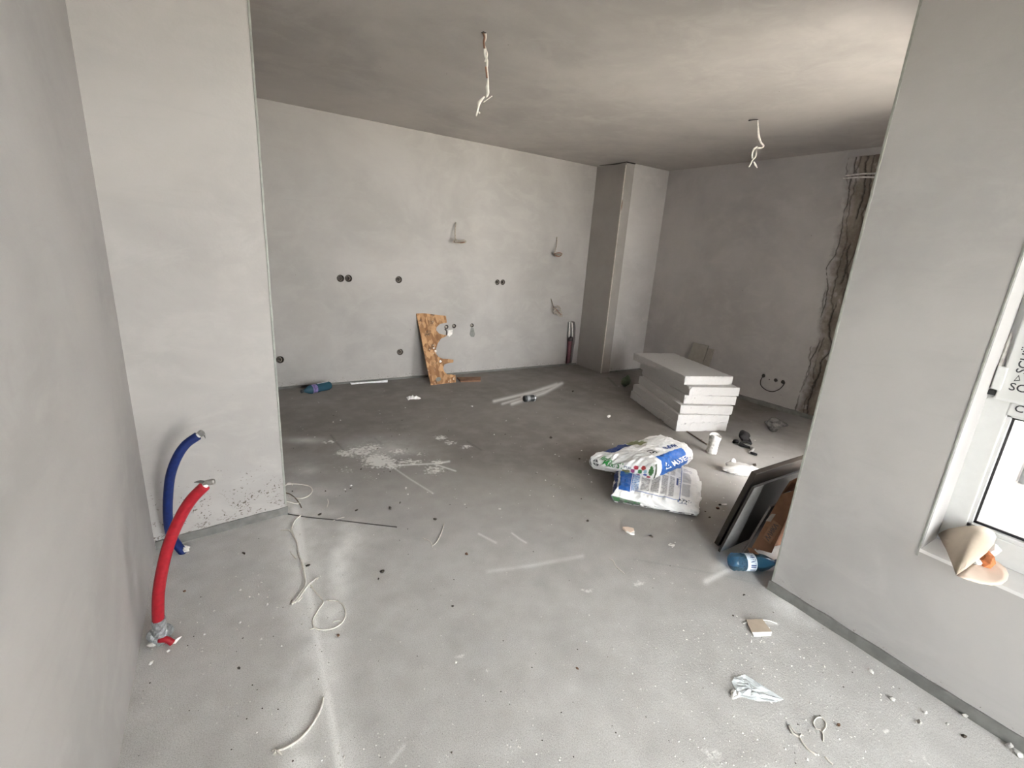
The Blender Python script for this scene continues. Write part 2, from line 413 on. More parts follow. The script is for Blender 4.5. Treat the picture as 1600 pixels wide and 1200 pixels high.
def glassy(name, col, tint=0.0, rough=0.03):
    t = NT(name); fr = t.n('ShaderNodeFresnel'); fr.inputs[0].default_value = 1.45
    tr = t.n('ShaderNodeBsdfTransparent'); tr.inputs[0].default_value = (*col, 1)
    gl = t.n('ShaderNodeBsdfGlossy'); gl.inputs['Roughness'].default_value = rough
    mx = t.n('ShaderNodeMixShader'); t.link(fr.outputs[0], mx.inputs[0]); t.link(tr.outputs[0], mx.inputs[1]); t.link(gl.outputs[0], mx.inputs[2])
    last = mx.outputs[0]
    if tint:
        df = t.n('ShaderNodeBsdfDiffuse'); df.inputs[0].default_value = (*col, 1)
        m2 = t.n('ShaderNodeMixShader'); m2.inputs[0].default_value = tint
        t.link(last, m2.inputs[1]); t.link(df.outputs[0], m2.inputs[2]); last = m2.outputs[0]
    t.link(last, t.out.inputs[0]); return t.m
M['glass'] = glassy('window_glass', (0.97, 0.98, 0.975))
M['bluepet'] = glassy('clear_blue_plastic', (0.25, 0.52, 0.72), 0.12, 0.06)
M['tealpet'] = glassy('clear_teal_plastic', (0.035, 0.09, 0.125), 0.75, 0.15)

# ------------------------------------------------------------------ the room
CEIL = 2.565
XL, XR, YB, YE = -0.3635, 2.095, 4.935, 0.90      # left wall, right wall face, back wall, end of right wall
def st(name, vf, mat, parent=None, **k): return obj(name, vf, mat, parent, kind=None if parent else 'structure', **k)

# floor: fine mesh carrying the spilled powder and painted floor light as an attribute
xs = np.concatenate([np.array([-0.75, -0.5]), np.arange(-0.40, 2.25, 0.0065), np.arange(2.25, 5.0, 0.014), np.array([5.0, 5.1, 5.3])])
ys = np.concatenate([np.array([-2.8, -1.5, -0.5, 0.0]), np.arange(0.2, 3.35, 0.0062), np.arange(3.35, 5.0, 0.012), np.array([5.0, 5.2])])
GX, GY = np.meshgrid(xs, ys)
FV = np.stack([GX.ravel(), GY.ravel(), np.zeros(GX.size)], 1)
nx = len(xs); idx = np.arange(len(ys)*nx).reshape(len(ys), nx)
Q = np.stack([idx[:-1, :-1], idx[:-1, 1:], idx[1:, 1:], idx[1:, :-1]], -1).reshape(-1, 4)
me = bpy.data.meshes.new('floor')
me.vertices.add(len(FV)); me.vertices.foreach_set('co', FV.astype(np.float32).ravel())
me.loops.add(Q.size); me.loops.foreach_set('vertex_index', Q.astype(np.int32).ravel())
me.polygons.add(len(Q)); me.polygons.foreach_set('loop_start', np.arange(0, Q.size, 4, dtype=np.int32))
me.update(calc_edges=True); me.materials.append(M['floor'])
floor = bpy.data.objects.new('floor', me); C.objects.link(floor); floor['kind'] = 'structure'; WLOC['floor'] = np.zeros(3)
px, py, pd = pix(FV); bad = pd < 0.15; px[bad] = -9999; py[bad] = -9999
haze = np.zeros(len(FV)); blot = np.zeros(len(FV)); dark = np.zeros(len(FV))
NZ = fbm(FV[:, 0]*14, FV[:, 1]*14, 3); NF = fbm(FV[:, 0]*60, FV[:, 1]*60, 9)
def seg_d(P):
    best = np.full(len(px), 1e9)
    for (x0, y0), (x1, y1) in zip(P[:-1], P[1:]):
        dx, dy = x1-x0, y1-y0; t = np.clip(((px-x0)*dx+(py-y0)*dy)/(dx*dx+dy*dy), 0, 1)
        best = np.minimum(best, np.hypot(px-x0-t*dx, py-y0-t*dy))
    return best
def stroke(P, w, amt, which, soft=True):
    d = seg_d(P); v = amt*np.exp(-(d/w)**2) if soft else amt*sstep(w, w*0.4, d)
    np.maximum(which, v, out=which)
def blob(x, y, rx, ry, amt, which, ang=0.0):
    a = math.radians(ang); dx, dy = px-x, py-y
    u = (dx*math.cos(a)+dy*math.sin(a))/rx; w = (-dx*math.sin(a)+dy*math.cos(a))/ry
    np.maximum(which, amt*np.exp(-(u*u+w*w)), out=which)
main = [(462, 796), (468, 840), (480, 910), (492, 975), (505, 1050), (518, 1120), (532, 1200), (545, 1290)]
stroke(main, 11, 0.92, haze); stroke([(x+1, y) for x, y in main[2:]], 5, 1.0, haze)
h2 = np.zeros(len(FV))
stroke(main, 34, 0.62, h2); stroke([(548, 838), (532, 880), (523, 930), (520, 960)], 20, 0.85, h2); stroke([(505, 850), (545, 842), (562, 832)], 9, 0.35, h2)
blob(470, 1110, 42, 70, 0.75, h2); blob(480, 1195, 40, 30, 0.85, h2); blob(470, 960, 26, 40, 0.4, h2); blob(520, 1170, 30, 50, 0.5, h2)
blob(1225, 945, 34, 16, 0.75, h2, 35); blob(1265, 968, 36, 14, 0.45, h2, 35)
blob(1130, 885, 20, 10, 0.5, h2, -30); stroke([(1104, 908), (1125, 897), (1150, 884)], 5, 0.85, haze)
blob(500, 770, 40, 12, 0.22, h2); blob(475, 688, 30, 5, 0.38, h2); blob(600, 700, 60, 18, 0.30, h2); blob(480, 735, 25, 12, 0.25, h2); blob(500, 800, 28, 10, 0.3, h2)
stroke([(762, 893), (830, 884), (910, 869)], 3, 0.35, h2)
haze = np.maximum(haze, h2*(0.35+1.2*NZ))
# trodden blotches of powder
for b in [(560, 706, 36, 12, .50), (592, 720, 34, 14, .62), (540, 708, 22, 8, .5), (612, 727, 22, 8, .55), (580, 700, 26, 10, .45), (640, 722, 36, 8, .42), (622, 705, 22, 6, .45), (678, 734, 24, 11, .45), (684, 722, 14, 4, .5),
          (688, 684, 14, 5, .5), (705, 692, 14, 5, .45), (728, 698, 14, 5, .45), (515, 690, 18, 4, .45), (585, 745, 40, 12, .22), (540, 735, 22, 8, .32), (655, 710, 30, 6, .3), (470, 740, 30, 8, .25),
          (998, 912, 14, 7, .42), (1010, 920, 12, 6, .35), (916, 924, 16, 8, .40), (1048, 910, 8, 4, .4), (722, 1026, 14, 8, .38), (880, 1120, 10, 14, .25), (960, 1015, 8, 8, .35), (765, 1050, 16, 10, .3),
          (1130, 1130, 40, 25, .24), (1110, 1180, 34, 24, .36), (1245, 1170, 40, 18, .28), (1215, 1115, 24, 10, .26), (1430, 1185, 34, 14, .32), (1385, 1142, 10, 6, .42), (1330, 1170, 40, 20, .22), (1260, 1100, 24, 12, .2),
          (1000, 1180, 60, 20, .2), (860, 1190, 50, 16, .2), (300, 1180, 60, 20, .18), (830, 720, 24, 8, .18), (915, 720, 12, 4, .3)]:
    blob(*b, blot)
blot *= (0.50+0.8*NF)
for P, w, a in [([(605, 724), (640, 748), (677, 771)], 1.0, .4), ([(622, 727), (690, 724)], 1.1, .65), ([(676, 724), (712, 736)], 1.0, .6), ([(690, 723), (702, 721)], 1.5, .6),
                ([(878, 599), (835, 612), (772, 627)], 2.3, .75), ([(876, 600), (850, 614), (800, 631)], 2.5, .75), ([(862, 608), (815, 622), (785, 631)], 1.8, .6), ([(870, 600), (840, 610), (815, 620)], 2.2, .7),
                ([(1158, 968), (1215, 975)], 2.0, .7), ([(800, 833), (812, 842), (822, 848)], 1.2, .5), ([(610, 1192), (632, 1165)], 3, .4), ([(748, 834), (775, 848)], 1.5, .45)]:
    stroke(P, w, a, haze)
# faint joint line across the room opening, dark scuffs
stroke([(990, 874), (1060, 886), (1130, 899), (1206, 917)], 1.1, .75, dark)
stroke([(517, 680), (528, 694), (536, 702)], 1.4, .7, dark); stroke([(586, 685), (596, 693)], 1.4, .6, dark); stroke([(730, 690), (752, 703)], 1.3, .7, dark)
stroke([(452, 795), (480, 786), (515, 777)], 5, .35, dark); stroke([(950, 590), (963, 603)], 1.2, .7, dark)
blob(500, 655, 70, 14, .10, dark)
# pale dust on the near floor, strengthened to paint in its brighter light
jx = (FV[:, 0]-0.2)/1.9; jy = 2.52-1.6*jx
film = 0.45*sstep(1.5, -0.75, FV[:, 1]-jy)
film = np.maximum(film, 0.42*sstep(2.7, 1.7, FV[:, 1])*sstep(2.4, 3.2, FV[:, 0]))*(0.78+0.48*NZ)  # floor by the terrace door painted paler for the light there
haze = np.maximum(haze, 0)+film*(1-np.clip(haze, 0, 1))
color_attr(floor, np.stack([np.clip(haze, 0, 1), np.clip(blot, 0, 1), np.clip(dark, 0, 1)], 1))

st('ceiling', box(-0.75, 5.4, -2.8, 5.3, CEIL, CEIL+0.2), M['ceiling'])
# left wall with a shallow swelling in the plaster near the corner
def lw(u, v):
    return (XL+0.012*math.exp(-((u-1.95)/0.16)**2)*math.exp(-((v-0.55)/0.5)**2)-0.004*math.sin(u*3), u, v)
st('wall_left', join(box(XL-0.3, XL-0.02, -2.8, 5.2, 0, CEIL), grid(lw, np.linspace(-2.8, 2.5, 60), np.linspace(0, CEIL, 30))), M['plaster'], smooth=True)
PIER = [(XL-0.02, 2.448), (0.204, 2.524)]
st('wall_pier', prism([(XL-0.02, 2.448), (0.204, 2.524), (0.204, 5.2), (XL-0.02, 5.2)], 0, CEIL), M['plaster_pier'])
st('wall_column_side', box(4.33, 5.4, 4.42, 5.2, 0, CEIL), M['plaster_door_lit'])
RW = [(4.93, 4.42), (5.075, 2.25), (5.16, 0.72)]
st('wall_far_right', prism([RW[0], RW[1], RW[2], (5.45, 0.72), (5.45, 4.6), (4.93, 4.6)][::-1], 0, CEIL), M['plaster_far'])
# right wall with the window opening
WY0, WY1, WZ0, WZ1 = -0.85, 0.45, 0.51, 2.32
XO = 2.40
st('wall_right', join(box(XR, XO, WY1, YE, 0, CEIL), box(XR, XO, -2.8, WY0, 0, CEIL), box(XR, XO, WY0, WY1, 0, WZ0), box(XR, XO, WY0, WY1, WZ1, CEIL)), M['plaster_right'])
# terrace wall with the door opening
DX0, DX1, DZ1 = 2.48, 3.92, 2.40
st('wall_terrace', join(box(XO, DX0, 0.70, YE, 0, CEIL), box(DX1, 5.45, 0.70, YE, 0, CEIL), box(DX0, DX1, 0.70, YE, DZ1, CEIL)), M['plaster'])
# rear wall with a wide glazed opening
BX0, BX1, BZ1 = 0.28, 2.0, 2.2
st('wall_rear', join(box(-0.75, BX0, -1.20, -0.95, 0, CEIL), box(BX1, XR, -1.20, -0.95, 0, CEIL), box(BX0, BX1, -1.20, -0.95, BZ1, CEIL)), M['plaster'])

# back wall, with real holes cut for boxes, pipes and the drain chase
SOCK = [(532, 435, .036), (544.5, 435, .036), (623, 437, .036), (437.5, 562, .036), (625, 550, .036), (777, 441, .032), (785.5, 441, .032)]
PIPES = [(697.5, 511, .026), (709.5, 509.5, .026), (737.5, 508.5, .024)]
cut = []
for (x, y, r) in SOCK+PIPES:
    p = aty(x, y, YB); cut.append(lathe([(r, -0.05), (r, 0.05)], p, (0, 1, 0), 20))
chase = [aty(*q, YB) for q in [(888, 503), (893, 501.5), (898, 503), (899.5, 512), (899, 530), (896, 548), (893, 572), (880.5, 572), (883.5, 555), (885, 530), (886, 515)]]
cv = [(p[0], YB-0.03, p[2]) for p in chase]+[(p[0], YB+0.07, p[2]) for p in chase]; k = len(chase)
cut.append((np.array(cv), [tuple(range(k)), tuple(range(2*k-1, k-1, -1))]+[(i, k+i, k+(i+1) % k, (i+1) % k) for i in range(k)]))
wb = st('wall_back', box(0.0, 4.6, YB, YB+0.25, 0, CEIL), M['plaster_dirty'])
ck = obj('cutter', join(*cut), M['plaster'])
for m_ in (ck.data, wb.data):
    b_ = bmesh.new(); b_.from_mesh(m_); bmesh.ops.recalc_face_normals(b_, faces=b_.faces); b_.to_mesh(m_); b_.free()
md = wb.modifiers.new('holes', 'BOOLEAN'); md.object = ck; md.operation = 'DIFFERENCE'; md.solver = 'EXACT'
bpy.context.view_layer.update()
ev = bpy.data.meshes.new_from_object(wb.evaluated_get(bpy.context.evaluated_depsgraph_get()))
wb.modifiers.clear(); wb.data = ev
bpy.data.objects.remove(ck, do_unlink=True)

# boxed-in corner column of grey plasterboard
col = thing('wall_column', (4.26, 4.68, 0), kind='structure')
st('board', box(4.19, 4.2025, 4.43, YB-0.001, 0.004, CEIL-0.004), M['board'], col)
st('board', box(4.1935, 4.329, 4.418, 4.4295, 0.002, CEIL-0.012), M['board_front'], col)
st('paper_edge', box(4.1885, 4.1935, 4.417, 4.43, 0.002, CEIL-0.03), M['tan'], col)
st('gap', tube([(4.15, 4.85, CEIL), (4.185, 4.62, CEIL-.002), (4.187, 4.43, CEIL-.003), (4.20, 4.413, CEIL-.003), (4.325, 4.413, CEIL-.002)], [.002, .012, .006, .008, .008], 6, 5), M['void'], col)
st('chip', lump((4.196, 4.4175, 2.02), .006, .004, .05, seed=3), M['wood'], col)

# edge strips at the feet of the walls
def strip(name, p, q, h, th, mat, z0=0.0, inset=0.0):
    p, q = np.array(p, float), np.array(q, float); d = (q-p)/np.linalg.norm(q-p); n = np.array([d[1], -d[0]])
    L = np.linalg.norm(q-p); m = max(2, int(L/0.03)); V = []
    for i in range(m+1):
        b = p+d*L*i/m
        hh = h*(0.9+0.28*(fbm(np.array([i*0.35]), np.array([h*77+p[0]]), 5)[0]-0.47)); tt = th*(0.85+0.5*(vnoise(np.array([i*0.5]), np.array([3.3]), 8)[0]-.4))
        for (a, z) in ((0, z0), (tt, z0), (tt*0.95, hh-0.003), (tt*0.8, hh), (0, hh)):
            V.append((*(b+n*(a+inset)), z))
    f = [(i*5+k, i*5+(k+1) % 5, i*5+5+(k+1) % 5, i*5+5+k) for i in range(m) for k in range(5)]+[(0, 1, 2, 3, 4), tuple(m*5+k for k in (4, 3, 2, 1, 0))]
    return st(name, (V, f), mat)
strip('baseboard_pier', (XL, 2.450), (0.210, 2.526), 0.046, 0.010, M['strip'])
strip('baseboard_right', (XR, YE+0.006), (XR, -2.4), 0.050, 0.012, M['strip'])   # runs away from the window
strip('baseboard_back', (0.21, YB), (4.18, YB), 0.026, 0.008, M['strip_dark'])
strip('baseboard_column_side', (4.34, 4.42), (4.92, 4.42), 0.018, 0.006, M['strip'])
strip('baseboard_far_right', RW[0], RW[1], 0.055, 0.014, M['strip'])
strip('baseboard_far_right_end', RW[1], (5.155, 0.91), 0.055, 0.014, M['strip'])
# corner beads
st('trim_1', bevel(box(0.197, 0.2065, 2.5195, 2.529, 0.05, CEIL-.001), .002), M['bead'])
st('trim_2', bevel(box(XR-.0015, XR+.008, YE-.008, YE+.0015, 0.055, CEIL-.001), .002), M['bead'])
st('trim_3', bevel(box(XR-.0015, XR+.004, WY1-.004, WY1+.002, WZ0-.03, WZ1+.02), .001), M['bead'])

# ---- window in the right wall
FX0, FX1 = 2.245, 2.325
st('trim_4', join(box(XR+.004, FX0, WY1-.006, WY1+.001, WZ0, WZ1), box(XR+.004, FX0, WY0-.001, WY0+.006, WZ0, WZ1)), M['reveal'])
st('trim_5', bevel(box(XR-.001, FX0, WY0, WY1, WZ0-.012, WZ0+.001), .001), M['sill'])
st('trim_6', box(XR+.004, FX0, WY0, WY1, WZ1-.006, WZ1), M['reveal'])
win = thing('window_1', (2.285, (WY0+WY1)/2, WZ0), kind='structure')
TZ = 1.065
b = lambda *a: bevel(box(*a), .004)
fr = st('frame', join(b(FX0, FX1, WY1-.068, WY1, WZ0, WZ1), b(FX0, FX1, WY0, WY0+.068, WZ0, WZ1)), M['upvc'], win)
st('bottom_rail', b(FX0, FX1, WY0+.066, WY1-.066, WZ0, WZ0+.092), M['upvc'], win)
st('top_rail', b(FX0, FX1, WY0+.066, WY1-.066, WZ1-.07, WZ1), M['upvc'], win)
tr_ = st('transom', b(FX0-.002, FX1, WY0+.066, WY1-.066, TZ-.035, TZ+.035), M['upvc'], win)
for y0, y1 in ((WY0+.066, -0.235), (-0.165, WY1-.066)):
    m_ = box(FX0+.038, FX0+.044, y0, y1, WZ0+.092, TZ-.035)
    pn = st('pane', m_, M['glass'], win)
    gz = [box(FX0+.006, FX0+.03, y0-.001, y0+.012, WZ0+.09, TZ-.033), box(FX0+.006, FX0+.03, y1-.012, y1+.001, WZ0+.09, TZ-.033), box(FX0+.006, FX0+.03, y0, y1, WZ0+.09, WZ0+.104), box(FX0+.006, FX0+.03, y0, y1, TZ-.041, TZ-.033)]
    st('glazing_bead', join(*gz), M['upvc'], win)
    gs = [box(FX0+.029, FX0+.037, y0, y0+.019, WZ0+.1, TZ-.036), box(FX0+.029, FX0+.037, y1-.019, y1, WZ0+.1, TZ-.036), box(FX0+.029, FX0+.037, y0, y1, WZ0+.1, WZ0+.113), box(FX0+.029, FX0+.037, y0, y1, TZ-.050, TZ-.036)]
    st('gasket', join(*gs), M['gasket'], win)
st('mullion', b(FX0, FX1, -0.235, -0.165, WZ0+.09, TZ-.033), M['upvc'], win)
SX = FX0-.018           # opening sash above the transom, proud of the frame
for y0, y1 in ((WY0+.04, -0.202), (-0.198, WY1-.026)):
    z0, z1 = TZ+.012, WZ1-.04
    sash = st('sash', join(b(SX, FX1-.01, y1-.085, y1, z0, z1), b(SX, FX1-.01, y0, y0+.085, z0, z1), b(SX, FX1-.01, y0+.083, y1-.083, z0, z0+.085), b(SX, FX1-.01, y0+.083, y1-.083, z1-.085, z1)), M['upvc'], win)
    st('pane', box(FX0+.02, FX0+.026, y0+.083, y1-.083, z0+.083, z1-.083), M['glass'], sash)
    st('film', join(box(SX-.0012, SX-.0002, y1-.083, y1-.004, z0+.01, z1), box(SX-.0012, SX-.0002, y0+.085, y1-.08, z0+.004, z0+.083)), M['film'], sash)
    if y1 > 0:
        yc = y1-.042
        for kz, zz in enumerate(np.arange(z0+.175, z1-.1, .19)):
            st('lettering', text_on('SCHÜCO', .036, lambda a, c_: (SX-.0018, yc-c_*-1.0, zz+a), .0004), M['ink'], sash)
        for kz, yy in enumerate((y1-.10, y1-.30)):
            st('lettering', text_on('SCHÜCO', .036, lambda a, c_: (SX-.0018, yy-a, z0+.052+c_), .0004), M['ink'], sash)
        st('lettering', text_on('△  SCHÜCO', .026, lambda a, c_: (SX-.0018, y1-.075-a*.6, z0+.098+c_+a*.25), .0003), M['ink'], sash)
st('hinge_cover', b(SX-.006, FX0+.01, WY1-.036, WY1-.010, TZ+.045, TZ+.125), M['upvc'], win)
st('hinge_gap', box(SX+.002, FX0+.002, WY1-.026, WY1-.006, TZ+.024, TZ+.040), M['gasket'], win)
st('lettering', text_on('CO', .034, lambda a, c_: (FX0-.0032, WY1-.105-a, TZ-.006+c_), .0004), M['ink'], tr_)
st('foam_seam', lump((FX0-.004, WY1-.012, TZ+.03), .010, .010, .11, .3, seed=5), M['mortar'], win)
# door frame in the terrace wall (door standing open, seen by its light only)
dr = thing('door_1', ((DX0+DX1)/2, 0.75, 0), kind='structure')
st('frame', join(b(DX0, DX0+.06, .72, .80, 0, DZ1), b(DX1-.06, DX1, .72, .80, 0, DZ1), b(DX0+.06, DX1-.06, .72, .80, DZ1-.06, DZ1)), M['upvc'], dr)
st('threshold', b(DX0+.06, DX1-.06, .72, .80, 0, .03), M['bead'], dr)
wr = thing('window_2', ((BX0+BX1)/2, -1.08, 0), kind='structure')
st('frame', join(b(BX0, BX0+.07, -1.12, -1.04, 0, BZ1), b(BX1-.07, BX1, -1.12, -1.04, 0, BZ1), b(1.10, 1.18, -1.12, -1.04, .07, BZ1-.07), b(BX0+.07, BX1-.07, -1.12, -1.04, BZ1-.07, BZ1), b(BX0+.07, BX1-.07, -1.12, -1.04, 0, .07)), M['upvc'], wr)
for x0, x1 in ((BX0+.06, 1.11), (1.17, BX1-.06)): st('pane', box(x0, x1, -1.083, -1.077, .06, BZ1-.06), M['glass'], wr)

# ---- outside: terrace, parapet, ground
st('trim_terrace_floor', box(XO, 7.5, -5.0, 0.70, -0.20, -0.03), M['terrace'])
st('wall_parapet', bevel(box(5.22, 5.42, -5.0, 0.63, -0.03, 1.1), .01), M['outwall'])
st('ground', box(-40, 40, -40, 40, -0.6, -0.5), M['ground'])
st('slab', box(-0.9, XO, -2.9, 5.6, -0.49, -0.005), M['ground'])
rv = lambda u, v: (u, v, -0.028+0.018*fbm(np.array([u*30]), np.array([v*30]), 4)[0]*(1 if 2.5 < u < 5.1 else .3))
obj('rubble_strip', grid(rv, np.linspace(2.5, 5.05, 90), np.linspace(0.54, 0.695, 14)), M['gravel'], kind='stuff', label='pale rubble along the terrace edge beyond the window', cat='rubble', smooth=True)
p0, p1 = at(1538, 772, -.01), at(1571, 745, -.01)
d_ = (p1-p0)/np.linalg.norm(p1-p0); n_ = np.array([-d_[1], d_[0], 0])
pl = bevel(slab3([p0+n_*.03+[0, 0, .035], p0-n_*.03+[0, 0, .035], p1-n_*.03+[0, 0, .035], p1+n_*.03+[0, 0, .035]], (0, 0, 1), .035), .003)
obj('timber_board', pl, M['yellowwood'], label='yellow timber board lying on the terrace outside the window', cat='board')
for i, (dx_, r_) in enumerate(((0.0, .035), (0.10, .05))):
    q = np.array([5.15-dx_*.1, 0.655-dx_*1.4, -.03])
    obj('downpipe', tube([q, q+[0, 0, .7], q+[0, 0, 2.6]], r_, 14, 3), M['outgrey'], label=('slim' if i == 0 else 'wide')+' grey downpipe at the terrace corner outside the window', cat='pipe', smooth=True)

# ------------------------------------------------------------------ raw strip of broken plaster on the far right wall
_e = np.array([RW[1][0]-RW[0][0], RW[1][1]-RW[0][1]]); _e /= np.linalg.norm(_e); RN = np.array([-abs(_e[1]), -_e[0]*-1*0, 0]); RN = np.array([_e[1], -_e[0], 0.0])
if RN[0] > 0: RN = -RN
def on_fr(x, y): return atp(x, y, (*RW[0], 0), RN)
edge = [(1334, 222), (1322, 262), (1314, 320), (1303, 370), (1291, 420), (1284, 470), (1276, 520), (1262, 560), (1254, 600), (1245, 622), (1238, 641)]
ez = np.array([on_fr(*q)[2] for q in edge]); ey = np.array([on_fr(*q)[1] for q in edge]); o_ = np.argsort(ez); ez, ey = ez[o_], ey[o_]
nu, nv = 150, 360
Zs = np.linspace(0.05, 2.50, nv); Us = np.linspace(0, 1, nu)
UU, ZZ = np.meshgrid(Us, Zs)
jag = (fbm(ZZ*7, ZZ*0+2, 2)-.47)*.05+(fbm(ZZ*40, ZZ*0+5, 6)-.47)*.03
Y0 = np.interp(ZZ, ez, ey)+jag; YY = Y0+(1.62-Y0)*UU
XX = RW[0][0]+(RW[0][1]-YY)*(_e[0]/-_e[1])
d1 = fbm(YY*16, ZZ*6, 21); d2 = fbm(YY*55, ZZ*45, 33, 3)
rel = 0.017+0.012*(d1-.45)+0.007*(d2-.45)
cr = np.zeros_like(UU)
for k, (yo, wd, am) in enumerate(((-.045, .007, 1), (-.105, .006, .7), (-.15, .010, 1.0), (-.21, .007, .8), (-.02, .008, .6), (-.29, .009, .8), (-.38, .008, .7))):
    yc_ = np.interp(ZZ, ez, ey)*0.75+0.25*2.4+yo+(fbm(ZZ*4+k*9, ZZ*0+k, 40+k)-.47)*.10+(fbm(ZZ*25, ZZ*0+k, 60+k)-.47)*.02
    on_ = sstep(.30, .42, fbm(ZZ*3+k*3.1, ZZ*0+k*7, 77+k))
    cr = np.maximum(cr, am*on_*np.exp(-((YY-yc_)/(wd*.62))**2))
rel -= 0.020*cr; rel = np.maximum(rel, .0012)
edgef = sstep(0.0, 0.10, UU); rel = np.where(UU < .001, 0.0005, rel*edgef+0.001)
P3 = np.stack([XX+RN[0]*rel, YY+RN[1]*rel, ZZ], -1).reshape(-1, 3)
ii = np.arange(nu*nv).reshape(nv, nu)
FQ = np.stack([ii[:-1, :-1], ii[:-1, 1:], ii[1:, 1:], ii[1:, :-1]], -1).reshape(-1, 4)[:, ::-1]
raw = st('trim_raw_strip', (P3, FQ.tolist()), M['raw_wall'], smooth=True)
a_, b_, c_ = np.array([.155, .130, .106]), np.array([.225, .198, .168]), np.array([.34, .315, .29])
w1 = sstep(.30, .62, fbm(YY*11, ZZ*5, 91)).reshape(-1, 1); w2 = (sstep(.60, .66, fbm(YY*14, ZZ*9, 95))*.8).reshape(-1, 1)
cc = a_*(1-w1)+b_*w1; cc = cc*(1-w2)+c_*w2
bord = sstep(.16, .0, UU+.10*(fbm(YY*30, ZZ*22, 13)-.45)).reshape(-1, 1); cc = cc*(1-bord)+np.array([.42, .40, .385])*bord
crf = np.clip(cr*1.2, 0, 1).reshape(-1, 1); cc = cc*(1-crf)+np.array([.05, .045, .04])*crf
color_attr(raw, cc)
for k, (za, zb) in enumerate((((1322, 275), (1372, 271)), ((1319, 279), (1374, 277)))):
    A, B = on_fr(*za)+RN*.022, on_fr(*zb)+RN*.022
    B = B+(B-A)*.5
    obj('cable_conduit', tube([A, A+(B-A)*.35+[0, 0, .004], A+(B-A)*.7-[0, 0, .003], B], .0075, 8, 5), M['mortar'], smooth=True,
        label=('upper' if k == 0 else 'lower')+' pale horizontal conduit crossing the broken plaster strip', cat='conduit')
# cable loop and holes beside it
g = thing('socket_cable', on_fr(1210, 606), 'thin dark cable looped between wall holes beside the broken plaster', 'cable')
loop = [on_fr(x, y)+RN*o for x, y, o in [(1193, 587, .002), (1190, 594, .02), (1191, 602, .026), (1199, 609, .026), (1209, 611.5, .024), (1219, 608, .024), (1225, 602, .02), (1226, 598, .002)]]
obj('cable', tube(loop, .0045, 8, 6), M['wire_dark'], g, True)
for k, (x, y, r) in enumerate([(1193, 587, .018), (1212, 594, .017), (1223.5, 597, .019), (1202, 593, .006)]):
    c0 = on_fr(x, y)+RN*.0005
    obj('hole', lathe([(r*1.1, 0), (r, .001), (r*.6, .0012)], c0, RN, 14, .1), M['void'], g)

# ------------------------------------------------------------------ fittings in the back wall
SL = ['left one of the paired round socket boxes above the blue bottle', 'right one of the paired round socket boxes above the blue bottle', 'single round socket box at counter height, above another box',
      'round socket box low in the wall beside the plaster pier', 'single round socket box near the floor, left of the strand board',
      'left one of the small paired socket boxes right of the strand board', 'right one of the small paired socket boxes right of the strand board']
for (x, y, r), lb in zip(SOCK, SL):
    p = aty(x, y, YB)
    t_ = thing('socket_box', p+[0, .03, -r], lb, 'socket box', 'round socket boxes in the back wall')
    obj('cup', lathe([(r, -.001), (r*.98, .001), (r*.90, .001), (r*.88, .047), (.001, .048)], p, (0, 1, 0), 20, cap=False), M['socket'], t_, True)
    ang = random.uniform(-.5, .5)
    obj('wire', tube([p+[-.4*r, .045, .4*r], p+[-.1*r, .004, .7*r], p+[.4*r, -.004, .2*r], p+[.2*r, .004, -.5*r], p+[-.3*r, .03, -.4*r]], .003, 6, 5), M['wire_wall'], t_, True)
PLB = ['left capped water outlet beside the strand board cut-out', 'capped water outlet with torn plaster beside the strand board cut-out', 'separate water outlet with a ragged patch below it']
for k, ((x, y, r), lb) in enumerate(zip(PIPES, PLB)):
    p = aty(x, y, YB)
    t_ = thing('water_outlet', p+[0, .03, -r], lb, 'water outlet', 'water outlets in the back wall')
    obj('sleeve', lathe([(r, .002), (r*.8, .002), (r*.75, .046), (.001, .047)], p, (0, 1, 0), 18, cap=False), M['socket'], t_, True)
    obj('plug', lathe([(r*.55, .046), (r*.55, .006), (r*.35, .003), (.001, .003)], p, (0, 1, 0), 12, cap=False), M['brass'], t_, True)
def patch(poly, name, mat, parent, th=.003, seed=0):
    P = [aty(x, y, YB)-np.array([0, .0008+th, 0]) for x, y in poly]
    return obj(name, slab3(P, (0, -1, 0), th), mat, parent)
obj('plaster_patch', slab3([aty(x, y, YB)-np.array([0, .0040, 0]) for x, y in [(736, 512), (739.5, 512), (742, 522), (740.5, 526.5), (736, 526), (734, 522)]], (0, -1, 0), .0038), M['strip'], label='ragged grey repair patch under the separate water outlet', cat='patch')
pp = thing('plaster_break', aty(700, 522, YB), 'broken plaster with dark gouge below the paired water outlets', 'plaster patch')
patch([(694, 514), (697, 514), (699, 519), (698.5, 524), (696.5, 523), (697, 518)], 'gouge', M['void'], pp)
patch([(700, 516), (707, 515), (706.5, 522), (702, 526), (699, 524)], 'fragment', M['mortar'], pp, .005)
# drain chase with two pipes
t_ = thing('drain_pipe', aty(890, 571, YB)+[0, .03, 0], 'maroon drain pipe standing in the broken chase by the column', 'pipe')
D = lambda x, y, o=.035: aty(x, y, YB)+np.array([0, o, 0])
obj('pipe', tube([D(889, 572), D(891, 555), D(893, 532)], .028, 14, 4), M['maroon'], t_, True)
obj('coupling', tube([D(893, 533, .03), D(893.3, 527, .03)], .036, 14, 1), M['wire_dark'], t_, True)
obj('riser', tube([D(891, 529, .03), D(891.5, 515, .03), D(892, 504, .035)], .012, 10, 3), M['mortar'], t_, True)
obj('riser', tube([D(896, 529, .03), D(896.5, 515, .03), D(896, 505, .035)], .012, 10, 3), M['mortar'], t_, True)
